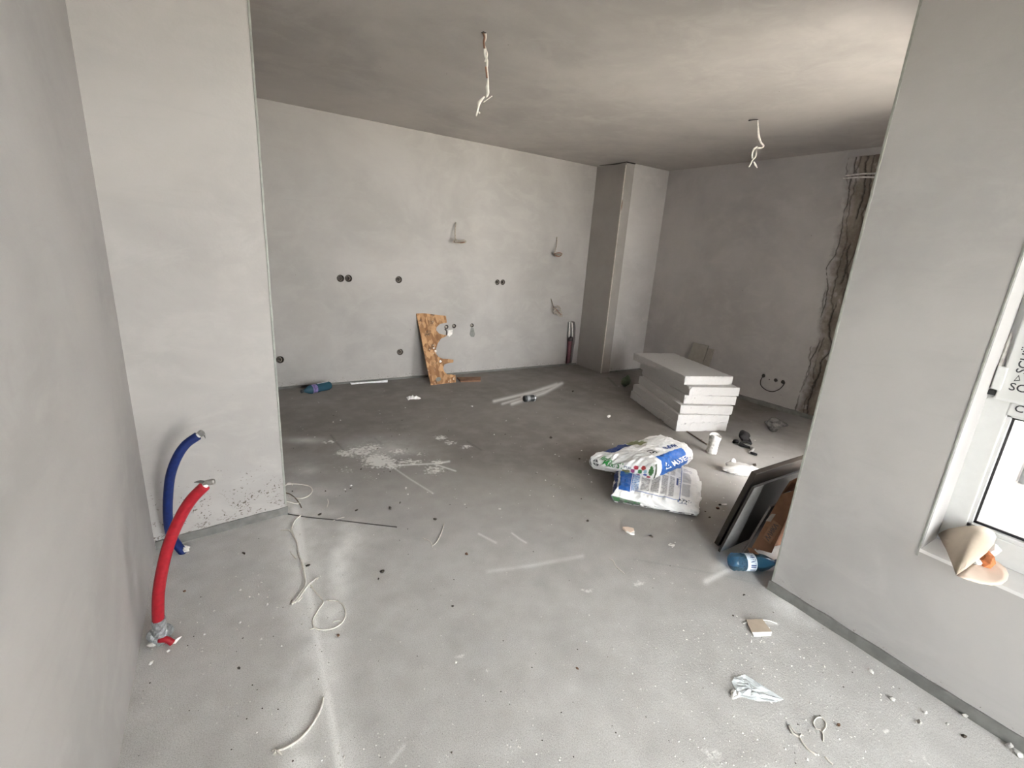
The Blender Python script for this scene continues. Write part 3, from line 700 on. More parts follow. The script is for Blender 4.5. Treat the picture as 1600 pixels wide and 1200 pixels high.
# wires hanging out of the back wall
def wall_wire(pts, label, coil=None, mat='wire_brown'):
    P = [aty(x, y, YB)+np.array([0, -o, 0]) for x, y, o in pts]
    t_ = thing('wall_wire', P[0], label, 'wire')
    obj('lead', tube(P, .006, 8, 5), M[mat], t_, True)
    for c_, m_ in (coil or []):
        Q_ = [aty(x, y, YB)+np.array([0, -o, 0]) for x, y, o in c_]; obj('strand', tube(Q_, .0055, 8, 5), M[m_], t_, True)
wall_wire([(712, 348, .0), (710, 352, .03), (708, 362, .05), (707, 373, .07), (702, 378, .09)], 'bent brown wire on the back wall above the strand board',
          [([(707, 374, .07), (712, 376, .08), (720, 375, .09), (723, 378, .08), (716, 380, .09), (708, 379, .1), (704, 377, .1)], 'wire_wall'), ([(703, 377.5, .08), (712, 379, .09), (721, 378, .08)], 'wire_brown')], 'wire_wall')
wall_wire([(870, 371, .0), (868, 378, .03), (865, 388, .05), (862, 396, .06), (866, 399, .08)], 'bent wire with knotted end high on the back wall near the column',
          [([(862, 396, .06), (868, 394.5, .08), (873, 396.5, .07), (868, 400, .08), (862, 399, .08), (861, 395, .07)], 'wire_brown'), ([(865, 398, .07), (872, 397, .08)], 'wire_wall')], 'wire_wall')
wall_wire([(861, 467, .0), (862, 475, .03), (864, 484, .05), (862, 490, .06)], 'tangled coil of wire on the back wall above the drain pipe',
          [([(860, 482, .05), (866, 477, .07), (870, 481, .08), (865, 488, .07), (860, 485, .07), (866, 480, .09), (872, 488, .08), (873, 493, .07), (868, 492, .08), (864, 486, .08)], 'wire_wall'), ([(862, 479, .04), (868, 486, .06), (872, 491, .07)], 'wire_brown')], 'wire_wall')
# ceiling wires
def ceil_wire(hole, parts, label):
    h = at(*hole, CEIL)
    t_ = thing('ceiling_wire', h, label, 'wire')
    obj('hole', lathe([(.014, -.0005), (.011, -.002), (.004, -.002)], h, (0, 0, 1), 14, .08), M['void'], t_)
    for m_, r, pts in parts:
        P = [aty(x, y, h[1]+o) for x, y, o in pts]
        P = [np.array([p[0], p[1], min(p[2], CEIL-.001)]) for p in P]
        obj('strand', tube(P, r, 7, 5), M[m_], t_, True)
ceil_wire((756, 51), [('wire_brown', .0055, [(755, 50, 0), (757, 58, .004), (756, 66, -.004), (757, 76, .003)]), ('wire_white', .005, [(759, 51, 0), (759, 60, .004), (756, 68, .0), (758.5, 76, .004), (761, 86, .0), (758, 97, .01)]),
                      ('wire_white', .0055, [(757, 76, 0), (757.5, 86, .008), (761, 94, .0), (761, 104, .004)]), ('wire_brown', .0045, [(759, 104, 0), (760, 114, .004), (761, 122, 0)]),
                      ('wire_white', [.004, .004, .010, .009, .004], [(760, 98, .004), (762.5, 122, .004), (761.5, 136, 0), (762, 146, .0), (760, 152, 0)]),
                      ('wire_white', .0025, [(755, 160, .01), (762, 155, .0), (769, 150, -.01)]), ('wire_white', [.004, .010, .005, .005], [(757, 151, 0), (749, 160, .01), (747, 170, .01), (744, 181, 0)]), ('wire_white', .004, [(746, 174, .01), (750, 177, 0)])],
          'twisted brown and white wires hanging from the ceiling in front of the back wall')
ceil_wire((1182, 186.5), [('wire_white', [.004, .007, .009, .006], [(1184, 188, 0), (1184.5, 202, .0), (1186, 215, .004), (1190, 225, 0)]), ('wire_white', .007, [(1190, 224, 0), (1193, 228, .004), (1190, 231, 0), (1184, 231, .01)]),
                          ('wire_white', .007, [(1183, 229.5, .01), (1178, 233, 0), (1175, 241, .004), (1175.5, 248, 0)]), ('wire_white', .0055, [(1182, 236, .01), (1180.5, 245, .0), (1176, 250, 0), (1173, 256, 0), (1170, 261, .01)]),
                          ('wire_white', [.005, .008, .004], [(1178, 253, 0), (1180, 257, .005), (1183, 262, 0)]), ('wire_dark', .004, [(1170, 188.5, 0), (1176, 187.5, .0), (1182, 186.5, 0)])],
          'kinked white wire hanging from the ceiling near the broken plaster strip')

# ------------------------------------------------------------------ insulated pipe ends by the pier
def pipe_end(pts, ys, r, mat, name, label):
    P = [aty(x, y, Y) for (x, y), Y in zip(pts, ys)]
    P[0][2] = 0.0
    t_ = thing(name, (P[0][0], P[0][1], 0), label, 'pipe')
    obj('sleeve', tube(P, r, 18, 8), M[mat], t_, True)
    return t_, P
t_, P = pipe_end([(287, 866), (276, 850), (266, 832), (262.5, 808), (262.5, 780), (266, 745), (276, 716), (290, 695), (309, 681)], [2.365, 2.36, 2.35, 2.33, 2.31, 2.29, 2.28, 2.28, 2.28], .0185, 'blue', 'water_pipe_end', 'blue foam sleeved pipe end curving up from the floor beside the pier')
T = P[-1]-P[-2]; T /= np.linalg.norm(T)
obj('inner_pipe', tube([P[-1]-T*.02, P[-1]+T*.012], .011, 12, 1), M['pex'], t_, True)
obj('end_cap', bevel(lathe([(.014, 0), (.015, .006), (.015, .016), (.006, .02)], P[-1]+T*.008, T, 8), .001), M['metal'], t_)
obj('wire_tail', tube([P[-1]+T*.012, P[-1]+T*.02+[.006, 0, -.012], P[-1]+T*.02+[.01, 0, -.028]], [.005, .003, .001], 6, 3), M['steelwire'], t_)
obj('cut_sleeve_edge', lump((P[0][0], P[0][1], 0), .024, .02, .014, .3, seed=8), M['mortar'], t_)
t_, P = pipe_end([(256, 1002), (249, 984), (247, 960), (248, 925), (254, 888), (264, 850), (280, 812), (298, 782), (320, 759)], [1.80, 1.79, 1.785, 1.78, 1.78, 1.78, 1.78, 1.775, 1.77], .0185, 'red', 'heating_pipe_end', 'red foam sleeved pipe end with grey tape wrap rising from the floor')
T = P[-1]-P[-2]; T /= np.linalg.norm(T); S_ = np.array([.8, -.1, .35])
obj('inner_pipe', tube([P[-1]-T*.02, P[-1]+T*.012], .010, 12, 1), M['pex'], t_, True)
obj('end_cap', bevel(lathe([(.010, -.014), (.011, -.006), (.011, .018), (.007, .022)], P[-1]+T*.014, (.95, -.2, .15), 8), .001), M['metal'], t_)
obj('wire_tail', tube([P[-1]+T*.012, P[-1]+T*.012+[-.02, 0, .010], P[-1]+T*.01+[-.036, 0, .012]], [.007, .006, .001], 6, 3), M['steelwire'], t_)
tw = tube([P[0]+[0, 0, .012], P[0]*.5+P[1]*.5, P[1], P[1]*.3+P[2]*.7], [.024, .0235, .022, .0205], 18, 5)
tv = tw[0]; tv = tv+RNG.randn(*tv.shape)*.0011
obj('tape_wrap', (tv, tw[1]), M['ducttape'], t_)
obj('torn_collar', lump((P[0][0]-.004, P[0][1]-.004, 0), .032, .030, .030, .35, seed=12, sub=3), M['ducttape'], t_)
obj('torn_collar', lump((P[0][0]-.026, P[0][1]-.012, 0), .016, .012, .012, .4, seed=13), M['mortar'], t_)
q = at(268, 1008); obj('pipe_stub', tube([q+[-.035, .012, .03], q+[-.012, .005, .026], q+[.004, 0, .008]], .011, 10, 4), M['red'], t_, True)
obj('paper_flap', slab3([q+[.0, 0, .008], q+[.018, .012, .012], q+[.03, .022, .008], q+[.012, 0, .003]], (0, 0, 1), .002), M['paper'], t_)

# ------------------------------------------------------------------ polystyrene slabs
FP = [(1071, 588, -18.5), (1078.5, 605, -21), (1070, 617.5, -25), (1064, 633, -25), (1060, 648, -22.5), (1058, 661, -21.5)]
ORD = ['topmost of the stack', 'second from the top, pushed out to the right', 'third from the top', 'fourth from the top', 'second from the floor', 'lowest, resting on the screed']
TH = .080
for k, ((x, y, a), w_) in enumerate(zip(FP, ORD)):
    zt = (6-k)*TH; c = at(x, y, zt); a = math.radians(a)
    e = np.array([math.cos(a), math.sin(a), 0]); l = np.array([-math.sin(a), math.cos(a), 0])
    W_, L_ = .505, 1.0
    rs = np.random.RandomState(40+k)
    bm = bmesh.new()
    nx_, ny_, nz_ = 26, 52, 5
    def pt(i, j, h):
        return (c+e*W_*i/nx_+l*L_*j/ny_)[:2].tolist()+[zt-TH+TH*h/nz_]
    V = {}; Fc = []; VL = []
    def vid(i, j, h):
        if (i, j, h) not in V: V[(i, j, h)] = len(VL); VL.append(pt(i, j, h))
        return V[(i, j, h)]
    for i in range(nx_):
        for j in range(ny_):
            Fc.append((vid(i, j, nz_), vid(i+1, j, nz_), vid(i+1, j+1, nz_), vid(i, j+1, nz_))); Fc.append((vid(i, j, 0), vid(i, j+1, 0), vid(i+1, j+1, 0), vid(i+1, j, 0)))
    for h in range(nz_):
        for i in range(nx_):
            Fc.append((vid(i, 0, h), vid(i+1, 0, h), vid(i+1, 0, h+1), vid(i, 0, h+1))); Fc.append((vid(i+1, ny_, h), vid(i, ny_, h), vid(i, ny_, h+1), vid(i+1, ny_, h+1)))
        for j in range(ny_):
            Fc.append((vid(0, j+1, h), vid(0, j, h), vid(0, j, h+1), vid(0, j+1, h+1))); Fc.append((vid(nx_, j, h), vid(nx_, j+1, h), vid(nx_, j+1, h+1), vid(nx_, j, h+1)))
    VL = np.array(VL); key = np.array(list(V.keys()), float)
    ue, ve, he = key[:, 0]/nx_, key[:, 1]/ny_, key[:, 2]/nz_
    # crumbled edges
    nb = (np.minimum(ue, 1-ue)*W_ < .001).astype(int)+(np.minimum(ve, 1-ve)*L_ < .001).astype(int)+((he < .01) | (he > .99)).astype(int)
    wear = np.clip(fbm(ve*40+ue*23+k*5, he*2+ue*9, 50+k)-.56, 0, 1)*.05*(nb >= 2)+.0015*(nb >= 2)
    ctr = c+e*W_/2+l*L_/2; ctr[2] = zt-TH/2
    dirv = (ctr-VL); dirv[:, 2] *= 2.0; dirv /= np.linalg.norm(dirv, axis=1)[:, None]
    lat = e[None, :]*np.where(ue < .01, 1, np.where(ue > .99, -1, 0))[:, None]+l[None, :]*np.where(ve < .01, 1, np.where(ve > .99, -1, 0))[:, None]
    vz = np.where(he > .99, -1.0, np.where(he < .01, 0.6, 0))
    VL = VL+lat*wear[:, None]*.8; VL[:, 2] += vz*wear*.55
    VL[:, 2] = np.maximum(VL[:, 2], zt-TH+.0005)
    mid = (nb == 1) & (he > .01) & (he < .99)
    VL += lat*((fbm(ve*30+ue*30, he*3, 70+k)-.47)*.006*mid)[:, None]
    obj('polystyrene_slab', (VL, Fc), M['foam'], label='white polystyrene slab, '+w_, cat='insulation slab', group='polystyrene slabs in the stack', origin=(ctr[0], ctr[1], zt-TH))

# two small boards leaning on the far right wall behind the slabs
for k, (xo, tilt, lb, px0, px1, ptop) in enumerate(((.055, .13, 'olive grey board leaning behind the slab stack, the nearer one', 1086, 1109.5, 535), (.020, .10, 'olive grey board leaning behind the slab stack, mostly hidden one', 1094, 1117, 541))):
    # foot on the floor, top edge on the wall
    A, B = on_fr(px0, ptop)+RN*.004, on_fr(px1, ptop+4.5)+RN*.004
    zt = (A[2]+B[2])/2; A[2] = B[2] = zt
    fA, fB = A+RN*(tilt+xo), B+RN*(tilt+xo); fA[2] = fB[2] = 0.002
    A, B = A+RN*xo*.5, B+RN*xo*.5
    n_ = np.cross(B-A, fA-A); n_ = n_ if n_ @ RN > 0 else -n_
    t_ = thing('leaning_board', (fA+fB)/2, lb, 'board', 'boards leaning behind the slab stack')
    obj('face', slab3([A, B, fB, fA], n_, .010), M['tile_olive'], t_)
    obj('edge', slab3([B-(B-A)*.012, B+(B-A)*.004, fB+(fB-fA)*.004, fB-(fB-fA)*.012], n_, .0104), M['panel_edge'], t_)

# ------------------------------------------------------------------ strand board with cut-outs, wood block
bl, br_, tl, tr2 = at(673, 602), at(713, 597.5), aty(650, 490, YB-.006), aty(696, 487, YB-.006)
nO = np.cross(tl-bl, br_-bl); nO = nO/np.linalg.norm(nO); nO = nO if nO[1] < 0 else -nO
Z7 = lambda a, b_: (620+a/7.5, 470+b_/7.5)
out = [(230, 150), (568, 127), (588, 255), (510, 268), (467, 308), (462, 345), (495, 383), (545, 398), (592, 404), (560, 425), (520, 440), (480, 500), (457, 570), (462, 622), (490, 658), (540, 680), (600, 683), (665, 690), (662, 722), (600, 730), (560, 745), (543, 790), (560, 835), (592, 862), (688, 868), (692, 955), (400, 990), (360, 800), (300, 500)]
OP = [atp(*Z7(*q), bl, nO) for q in out]
t_ = thing('strand_board', (bl+br_)/2, 'brown strand board with round cut-outs leaning on the back wall', 'board')
obj('panel', slab3(OP, nO, .014), M['osb'], t_)
def blotch(c, r, seed, mat, parent, name='chipped_patch'):
    rs = np.random.RandomState(seed); P0 = atp(*Z7(*c), bl, nO)
    ex = (br_-bl)/np.linalg.norm(br_-bl); ey = np.cross(nO, ex)
    obj(name, slab3([P0+nO*.0012+r*(.7+.5*rs.rand())*(math.cos(a)*ex+math.sin(a)*ey) for a in np.linspace(0, 6.283, 9)[:-1]], nO, .0012), mat, parent)
blotch((490, 920), .03, 3, M['strip'], t_); blotch((455, 590), .014, 5, M['crumb'], t_); blotch((510, 710), .016, 6, M['crumb'], t_); blotch((435, 555), .010, 7, M['crumb'], t_)
q0, q1, q2, q3 = at(714, 589, .018), at(751, 588.5, .018), at(751, 594, .018), at(720, 595, .018)
obj('wood_offcut', bevel(slab3([q0, q3, q2, q1], (0, 0, 1), .018), .002), M['wood'], label='flat reddish wood offcut lying beside the strand board', cat='wood')

# ------------------------------------------------------------------ lying water bottle by the pier
a0, a1 = at(469, 619), at(517, 608)
ax = (a1-a0)/np.linalg.norm(a1-a0); Lb = np.linalg.norm(a1-a0); rb = .043
b0 = a0+np.array([0, 0, rb])
t_ = thing('water_bottle', (a0+a1)/2, 'teal plastic water bottle with purple label lying by the back wall', 'bottle')
pr = [(.002, .03), (.016, .031), (.016, .05), (.022, .06), (.038, .095), (rb, .12), (rb, .14), (rb*.94, .17), (rb, .19), (rb*.95, .22), (rb, .25), (rb, Lb-.03), (rb*.8, Lb-.008), (.012, Lb-.004)]
obj('body', lathe(pr, b0, ax, 22), M['tealpet'], t_, True)
obj('cap', lathe([(.002, .012), (.0175, .012), (.0175, .034), (.012, .035)], b0, ax, 16), M['can'], t_, True)
def labfn(c, axv, r, h0, h1, a0_, a1_, nu=8, nv=20):
    axv = np.array(axv)/np.linalg.norm(axv); up = np.array([0, 0, 1.0]); up = up-axv*(up@axv); up /= np.linalg.norm(up); sd = np.cross(axv, up)
    def fn(h, a): return np.array(c)+axv*h+r*(math.cos(a)*up+math.sin(a)*sd)
    return fn, grid(lambda u, v: fn(u, v), np.linspace(h0, h1, nu), np.linspace(a0_, a1_, nv))
fn, g_ = labfn(b0, ax, rb+.0008, .118, .168, -3.1, 3.1); 
M['purple'] = plain('purple_label_print', (0.17, 0.13, 0.30), 0.4, 0.4, var=0.5, scale=45)
obj('label_band', g_, M['purple'], t_, True)
fn, g_ = labfn(b0, ax, rb+.0012, .185, Lb-.035, -.35, .25, 14, 6)
obj('painted_sheen', g_, M['silver'], t_, True)  # white sheen along the bottle's top, painted on as a pale band

# silver strip, can, small papers
m0, m1 = at(548, 600.5), at(609, 596.5); dv = m1-m0
M['whitemetal'] = plain('bright_metal_strip', (0.85, 0.86, 0.87), 0.3, 0.5, 0.1, var=0.15, scale=30)
obj('metal_spanner', join(tube([m0+dv*.10+[0, 0, .008], m0+dv*.5+[0, 0, .009], m0+dv*.94+[0, 0, .009]], [.014, .013, .020], 8, 6, flat=.7),
    bevel(slab3([m0+dv*.14+[-.002, -.006, .014], m0+dv*.10+[0, -.022, .014], m0+dv*.0+[0, -.024, .014], m0+dv*.0+[0, -.010, .014], m0+dv*.05+[0, -.004, .014], m0+dv*.05+[0, .008, .014], m0+dv*.0+[0, .012, .014], m0+dv*.0+[0, .024, .014], m0+dv*.09+[0, .022, .014]][::-1], (0, 0, 1), .010), .002)),
    M['whitemetal'], label='bright silver spanner lying along the foot of the back wall', cat='spanner', smooth=False)
c0, c1 = at(818, 628), at(836, 626.5); ax = (c1-c0)/np.linalg.norm(c1-c0); Lc = np.linalg.norm(c1-c0); rc = .034
t_ = thing('drink_can', (c0+c1)/2, 'small black can with grey label lying beside pale floor streaks', 'can')
cb = c0+np.array([0, 0, rc])
obj('body', lathe([(.01, .003), (.028, 0), (rc, .008), (rc, Lc*.5), (rc*.93, Lc*.58), (rc, Lc*.66), (rc, Lc-.008), (.028, Lc), (.02, Lc-.004)], cb, ax, 22), M['can'], t_, True)
fn, g_ = labfn(cb, ax, rc+.0006, Lc*.22, Lc*.46, -3.1, 3.1); obj('label_band', g_, M['can_label'], t_, True)
fn, g_ = labfn(cb, ax, rc+.0006, Lc*.84, Lc*.92, -3.1, 3.1); obj('rim_band', g_, M['silver'], t_, True)
def sheet(pts, z, seed, mat, name, label, cat, th=.0012, amp=.012, parent=None):
    P = np.array([at(*q) for q in pts]); c = P.mean(0); rs = np.random.RandomState(seed)
    k = len(P); rings = [1.0, .75, .5, .25]
    V = []; 
    for j, s_ in enumerate(rings):
        for i in range(k*2):
            e_ = (P[i//2] if i % 2 == 0 else (P[i//2]+P[(i//2+1) % k])/2)
            V.append(c+(e_-c)*s_+[0, 0, z+amp*abs(rs.randn())*(.35 if s_ == 1 else .8)])
    V.append(c+[0, 0, z+amp*.6]); n_ = k*2; Fc = []
    for j in range(len(rings)-1):
        for i in range(n_): Fc.append((j*n_+i, j*n_+(i+1) % n_, (j+1)*n_+(i+1) % n_, (j+1)*n_+i))
    for i in range(n_): Fc.append(((len(rings)-1)*n_+i, (len(rings)-1)*n_+(i+1) % n_, len(V)-1))
    V = np.array(V); m = len(V); V2 = V-[0, 0, th]; V2[:, 2] = np.maximum(V2[:, 2], .0004)
    Fc = Fc+[tuple(i+m for i in q[::-1]) for q in Fc]+[(i, m+i, m+(i+1) % n_, (i+1) % n_) for i in range(n_)]
    return obj(name, (np.vstack([V, V2]), Fc), mat, parent, label=label, cat=cat)
sheet([(635, 623), (640, 620.5), (647, 622), (652, 621), (658, 623), (654, 625.5), (645, 625), (638, 626)], .004, 3, M['paper'], 'paper_scrap', 'crumpled white paper scrap on the dark floor before the strand board', 'paper', amp=.016)
sheet([(1143, 1066), (1147, 1060), (1163, 1056), (1192, 1074), (1224, 1094), (1212, 1098), (1185, 1097), (1155, 1088), (1150, 1080)], .002, 8, M['paper_blue'], 'torn_paper', 'torn bluish paper triangle lying on the dusty floor', 'paper', amp=.006)
sheet([(1141, 1082), (1146, 1079), (1156, 1085), (1156, 1091), (1144, 1094)], .003, 9, M['paper'], 'paper_fold', 'small folded white scrap touching the torn bluish paper', 'paper', amp=.008)
# chip of board with white edge
P = [at(1166, 968, .010), at(1191, 967, .012), at(1206, 987, .010), at(1175, 988, .010)]
t_ = thing('tile_chip', at(1186, 980), 'curved tan chip with a white broken edge near the right wall', 'chip')
obj('face', slab3([P[0], P[3], P[2], P[1]], (0, 0, 1), .004), M['shell'], t_)
obj('broken_edge', bevel(slab3([P[3]+[0, 0, .001], at(1178, 993, .006), at(1205, 992, .006), P[2]+[0, 0, .001]], (0, 0, 1), .006), .001), M['paper'], t_)
c = at(983, 829); t_ = thing('plaster_chip', c, 'pointed beige plaster chip on the floor in front of the cement sacks', 'chip')
obj('body', slab3([at(973, 823, .014), at(979, 829, .012), at(986, 831.5, .012), at(991, 829, .014), at(990, 825, .016), at(981, 823, .016)], (0, 0, 1), .012), M['shell_in'], t_)
obj('white_edge', slab3([at(979, 829.5, .010), at(985, 833, .009), at(991.5, 834, .009), at(991.5, 829.5, .012), at(986, 832, .011)], (0, 0, 1), .009), M['paper'], t_)

# ------------------------------------------------------------------ beaker, lath, glove, plastic bag, rag, green scrap
c = at(1111, 708); t_ = thing('plaster_beaker', c, 'white plaster caked beaker standing beside the slab stack', 'beaker')
Hb = .155; pr = [(.038, 0), (.041, .01), (.040, .06), (.041, .11), (.044, .14), (.047, Hb), (.043, Hb-.001), (.039, .12), (.036, .02), (.001, .018)]
v_, f_ = lathe(pr, c, (0.06, -.02, 1), 26, .02); a_ = np.arctan2(v_[:, 1]-c[1], v_[:, 0]-c[0])
v_[:, 2] += np.where(v_[:, 2] > .13, .010*np.sin(a_*2+.5), 0); v_[:, 2] -= v_[:, 2].min()
beak = plain('caked_plaster', (0.66, 0.65, 0.63), 0.85, 0.2, var=0.3, scale=55, bump=0.7)
obj('cup', (v_, f_), beak, t_, True)
obj('crust', lump(c+[.004, -.002, .05], .030, .030, .036, .25, seed=3), M['mortar'], t_)
l0, l1 = at(1073, 675), at(1104, 695)
obj('thin_lath', tube([l0+[0, 0, .006], (l0+l1)/2+[0, 0, .006], l1+[0, 0, .006]], .006, 6, 2), M['lath'], label='thin brown lath lying between the slab stack and the beaker', cat='lath')
gl = thing('work_glove', at(1165, 694), 'crumpled black work glove with grey cuff on the floor', 'glove')
G = lambda x, y, z=.012: at(x, y, z)
obj('palm', lump(at(1161, 690), .075, .045, .045, .3, .3, 3, seed=21), M['blackcloth'], gl, True)
for P, r in (([G(1160, 688, .03), G(1168, 690, .03), G(1174, 694, .012)], [.018, .015, .010]), ([G(1152, 690, .03), G(1148, 689, .02), G(1146, 691, .012)], [.016, .014, .010]), ([G(1156, 693, .02), G(1164, 697, .014), G(1173, 699.5, .012)], [.018, .013, .010]), ([G(1166, 686, .03), G(1170, 687, .025), G(1173, 692, .012)], [.015, .013, .009])):
    obj('finger', tube(P, r, 8, 5), M['blackcloth'], gl, True)
obj('cuff', tube([G(1172, 699, .012), G(1176, 701, .014), G(1174, 705, .012), G(1170, 707, .010)], [.011, .013, .012, .008], 8, 5), M['greycloth'], gl, True)
obj('strap', tube([G(1173, 707, .012), G(1178, 709, .012), G(1183, 710.5, .010)], [.009, .012, .009], 8, 4), M['blackcloth'], gl, True)
pb = thing('plastic_bag', at(1155, 741), 'crumpled white plastic bag lying beside the dark panels', 'bag')
v_, f_ = lump(at(1156, 741), .105, .042, .034, .24, math.radians(-52), 4, seed=33)
rr = fbm(v_[:, 0]*45, v_[:, 1]*45+v_[:, 2]*60, 4, 4); v_ = v_+np.stack([rr-.47, rr-.47, np.maximum(rr-.47, 0)], 1)*.018; v_[:, 2] = np.maximum(v_[:, 2], .001)
obj('body', (v_, f_), M['plasticbag'], pb)
v_, f_ = lump(at(1142, 734), .030, .022, .042, .35, .4, 3, seed=35); obj('knot', (v_, f_), M['plasticbag'], pb)
v_, f_ = lump(at(1209, 676), .085, .038, .055, .35, math.radians(-50), 3, seed=44)
obj('grey_rag', (v_, f_), M['greyrag'], label='dark grey crumpled rag on the floor by the far right wall', cat='rag', smooth=True)
v_, f_ = lump(at(977, 605), .055, .045, .065, .25, .3, 3, seed=51)
obj('green_scrap', (v_, f_), M['olive'], label='dull green scrap half hidden behind the slab stack', cat='scrap', smooth=True)
obj('black_chip', bevel(slab3([at(1176, 724.5, .008), at(1178, 727.5, .008), at(1182, 727, .008), at(1181, 724, .008)], (0, 0, 1), .007), .001), M['darkcrumb'], label='small black chip lying between the glove and the dark panels', cat='chip')
cg = thing('cigarette_end', at(1128, 788), 'white paper stub with dark tip near the dark panels', 'stub')
obj('paper_tube', tube([at(1126.5, 788.5, .005), at(1135.5, 788, .005)], .005, 10, 1), M['paper'], cg, True)
obj('tip', tube([at(1123.5, 788.5, .005), at(1126.6, 788.5, .005)], .0048, 10, 1), M['darkcrumb'], cg, True)

# ------------------------------------------------------------------ cement sacks
def sack(C4, zb, zt, nu, nv, nw, puff, seed, rnd=.30):
    """C4 = footprint corners at (u,v) = 00, 10, 11, 01; returns verts, faces, uvw per vert and a surface function"""
    C4 = [np.array(c, float) for c in C4]; zb = np.array(zb); zt = np.array(zt)
    def pos(u, v, w):       # u, v, w in [-1, 1] on the skin of a cube; arrays welcome
        u, v, w = np.broadcast_arrays(np.asarray(u, float), np.asarray(v, float), np.asarray(w, float))
        edge_ = np.maximum(abs(u), abs(v))
        qu = u*(1-.028*v*v-.02*w*w); qv = v*(1-.028*u*u-.02*w*w)
        pin = np.clip((edge_-.86)/.14, 0, 1); ww = w*(1-.20*pin*pin)
        U, Vv = (qu+1)/2, (qv+1)/2
        wt = np.stack([(1-U)*(1-Vv), U*(1-Vv), U*Vv, (1-U)*Vv], -1)
        base = wt@np.array(C4); z0, z1 = wt@zb, wt@zt
        z = z0+(z1-z0)*(ww+1)/2+np.where(w > 0, puff*(1-u*u)*(1-v*v)*w, 0)
        cu, cv_ = u*3+seed, v*3-seed
        wr = (fbm(cu*1.6+w, cv_*1.0+w, seed, 3)-.44)*.032+(fbm(cu*4.5, cv_*4+w*2, seed+5, 3)-.44)*.012
        dA, dB = C4[1]-C4[0], C4[3]-C4[0]
        ox, oy = dA[0]*u+dB[0]*v, dA[1]*u+dB[1]*v; ln = np.hypot(ox, oy)+1e-9; ox, oy = ox/ln, oy/ln
        sd_ = np.clip((edge_-.7)/.3, 0, 1); am = wr*sd_+.022*(1-w*w)*sd_
        return np.stack([base[..., 0]+ox*am, base[..., 1]+oy*am, z+np.where(w > -.5, wr*.8, 0)], -1)
    V, UVW, Fc = [], [], []
    def face(fn, n, m):
        o0 = sum(len(q) for q in V)
        A_, B_ = np.meshgrid(np.linspace(-1, 1, n+1), np.linspace(-1, 1, m+1))
        p = [np.broadcast_to(np.asarray(q, float), A_.shape).ravel() for q in fn(A_, B_)]
        V.append(pos(*p)); UVW.append(np.stack(p, 1))
        Fc.extend([(o0+j*(n+1)+i, o0+j*(n+1)+i+1, o0+(j+1)*(n+1)+i+1, o0+(j+1)*(n+1)+i) for j in range(m) for i in range(n)])
    face(lambda a, b_: (a, b_, 1.0), nu, nv)
    face(lambda a, b_: (a, -1.0, b_), nu, nw)
    face(lambda a, b_: (-1.0, -a, b_), nv, nw)
    face(lambda a, b_: (1.0, a, b_), nv, nw)
    face(lambda a, b_: (-a, 1.0, b_), nu, nw)
    face(lambda a, b_: (a, -b_, -1.0), 14, 10)
    return np.vstack(V), Fc, np.vstack(UVW), pos
WH, BLU, DBL = np.array([.70, .70, .70]), np.array([.012, .11, .42]), np.array([.010, .035, .17])
def rect(a, b_, a0_, a1_, b0_, b1_): return (a > a0_) & (a < a1_) & (b_ > b0_) & (b_ < b1_)
# lower sack
LC = [(1.945, 1.815), (2.30, 1.475), (2.745, 1.815), (2.36, 2.16)]
V, Fc, U3, pos1 = sack(LC, [0.0]*4, [.118, .078, .100, .13], 130, 130, 30, .015, 3)
u, v, w = (U3[:, 0]+1)/2, (U3[:, 1]+1)/2, U3[:, 2]
col_ = np.tile(WH, (len(V), 1)); rsn = np.random.RandomState(5)
top = w > .99
def paint(mask, c): col_[mask] = c
fr_ = U3[:, 1] < -.99; le = U3[:, 0] < -.99
v = np.where(top, v+.085, v); paint(top & rect(u, v, .0, .17, .06, 2), BLU*.75); paint(le, DBL); paint(le & (np.hypot((v-.25)/.12, (w+.1)/.7) < 1), WH*.9)
paint(top & rect(u, v, .0, .03, 0, 1), WH)
for a0_ in (.185, .795):  paint(top & (abs(u-a0_) < .004) & (v > .1), BLU*.8)
paint(top & (abs(v-.115) < .005) & (u > .18) & (u < .80), BLU*.8)
rows = (np.floor(v*64) % 2 == 0); wob = (vnoise(u*90, np.floor(v*64), 3) > .34)
txt = lambda a0_, a1_, b0_, b1_: top & rect(u, v, a0_, a1_, b0_, b1_)
paint(txt(.19, .27, .13, .95), np.array([.42, .50, .62])); 
paint(txt(.19, .27, .13, .95) & rows & wob, np.array([.10, .20, .42]))
for a0_, a1_ in ((.30, .405), (.425, .53), (.55, .63), (.65, .71)):
    paint(txt(a0_, a1_, .16, .60), np.array([.46, .46, .46])); paint(txt(a0_, a1_, .64, .95), np.array([.50, .50, .50]))
    for m_ in (txt(a0_, a1_, .16, .60), txt(a0_, a1_, .64, .95)): paint(m_ & rows & wob, np.array([.27, .27, .28]))
paint(txt(.735, .755, .42, .62), DBL); paint(txt(.76, .785, .38, .66) & rows, np.array([.30, .33, .38]))
paint(txt(.815, .91, .22, .80), np.array([.42, .43, .45])); paint(txt(.815, .91, .22, .80) & (abs(v-.52) < .012), WH)
paint(txt(.82, .94, .86, .93) & rows, np.array([.35, .35, .40])); paint(txt(.76, .95, .05, .16) & (vnoise(u*60, v*60, 8) > .6), np.array([.25, .27, .32]))
paint(fr_ & rect(u, w, .0, .34, -.8, .05), np.array([.12, .15, .12])); paint(fr_ & rect(u, w, .02, .34, -.8, .05) & (vnoise(u*40, w*4, 2) > .5), np.array([.05, .16, .06]))
paint(fr_ & (w < -.35) & (vnoise(u*30, w*6, 12) > .62), np.array([.06, .06, .06]))
base_ = np.array([2.335, 1.82, 0.0])
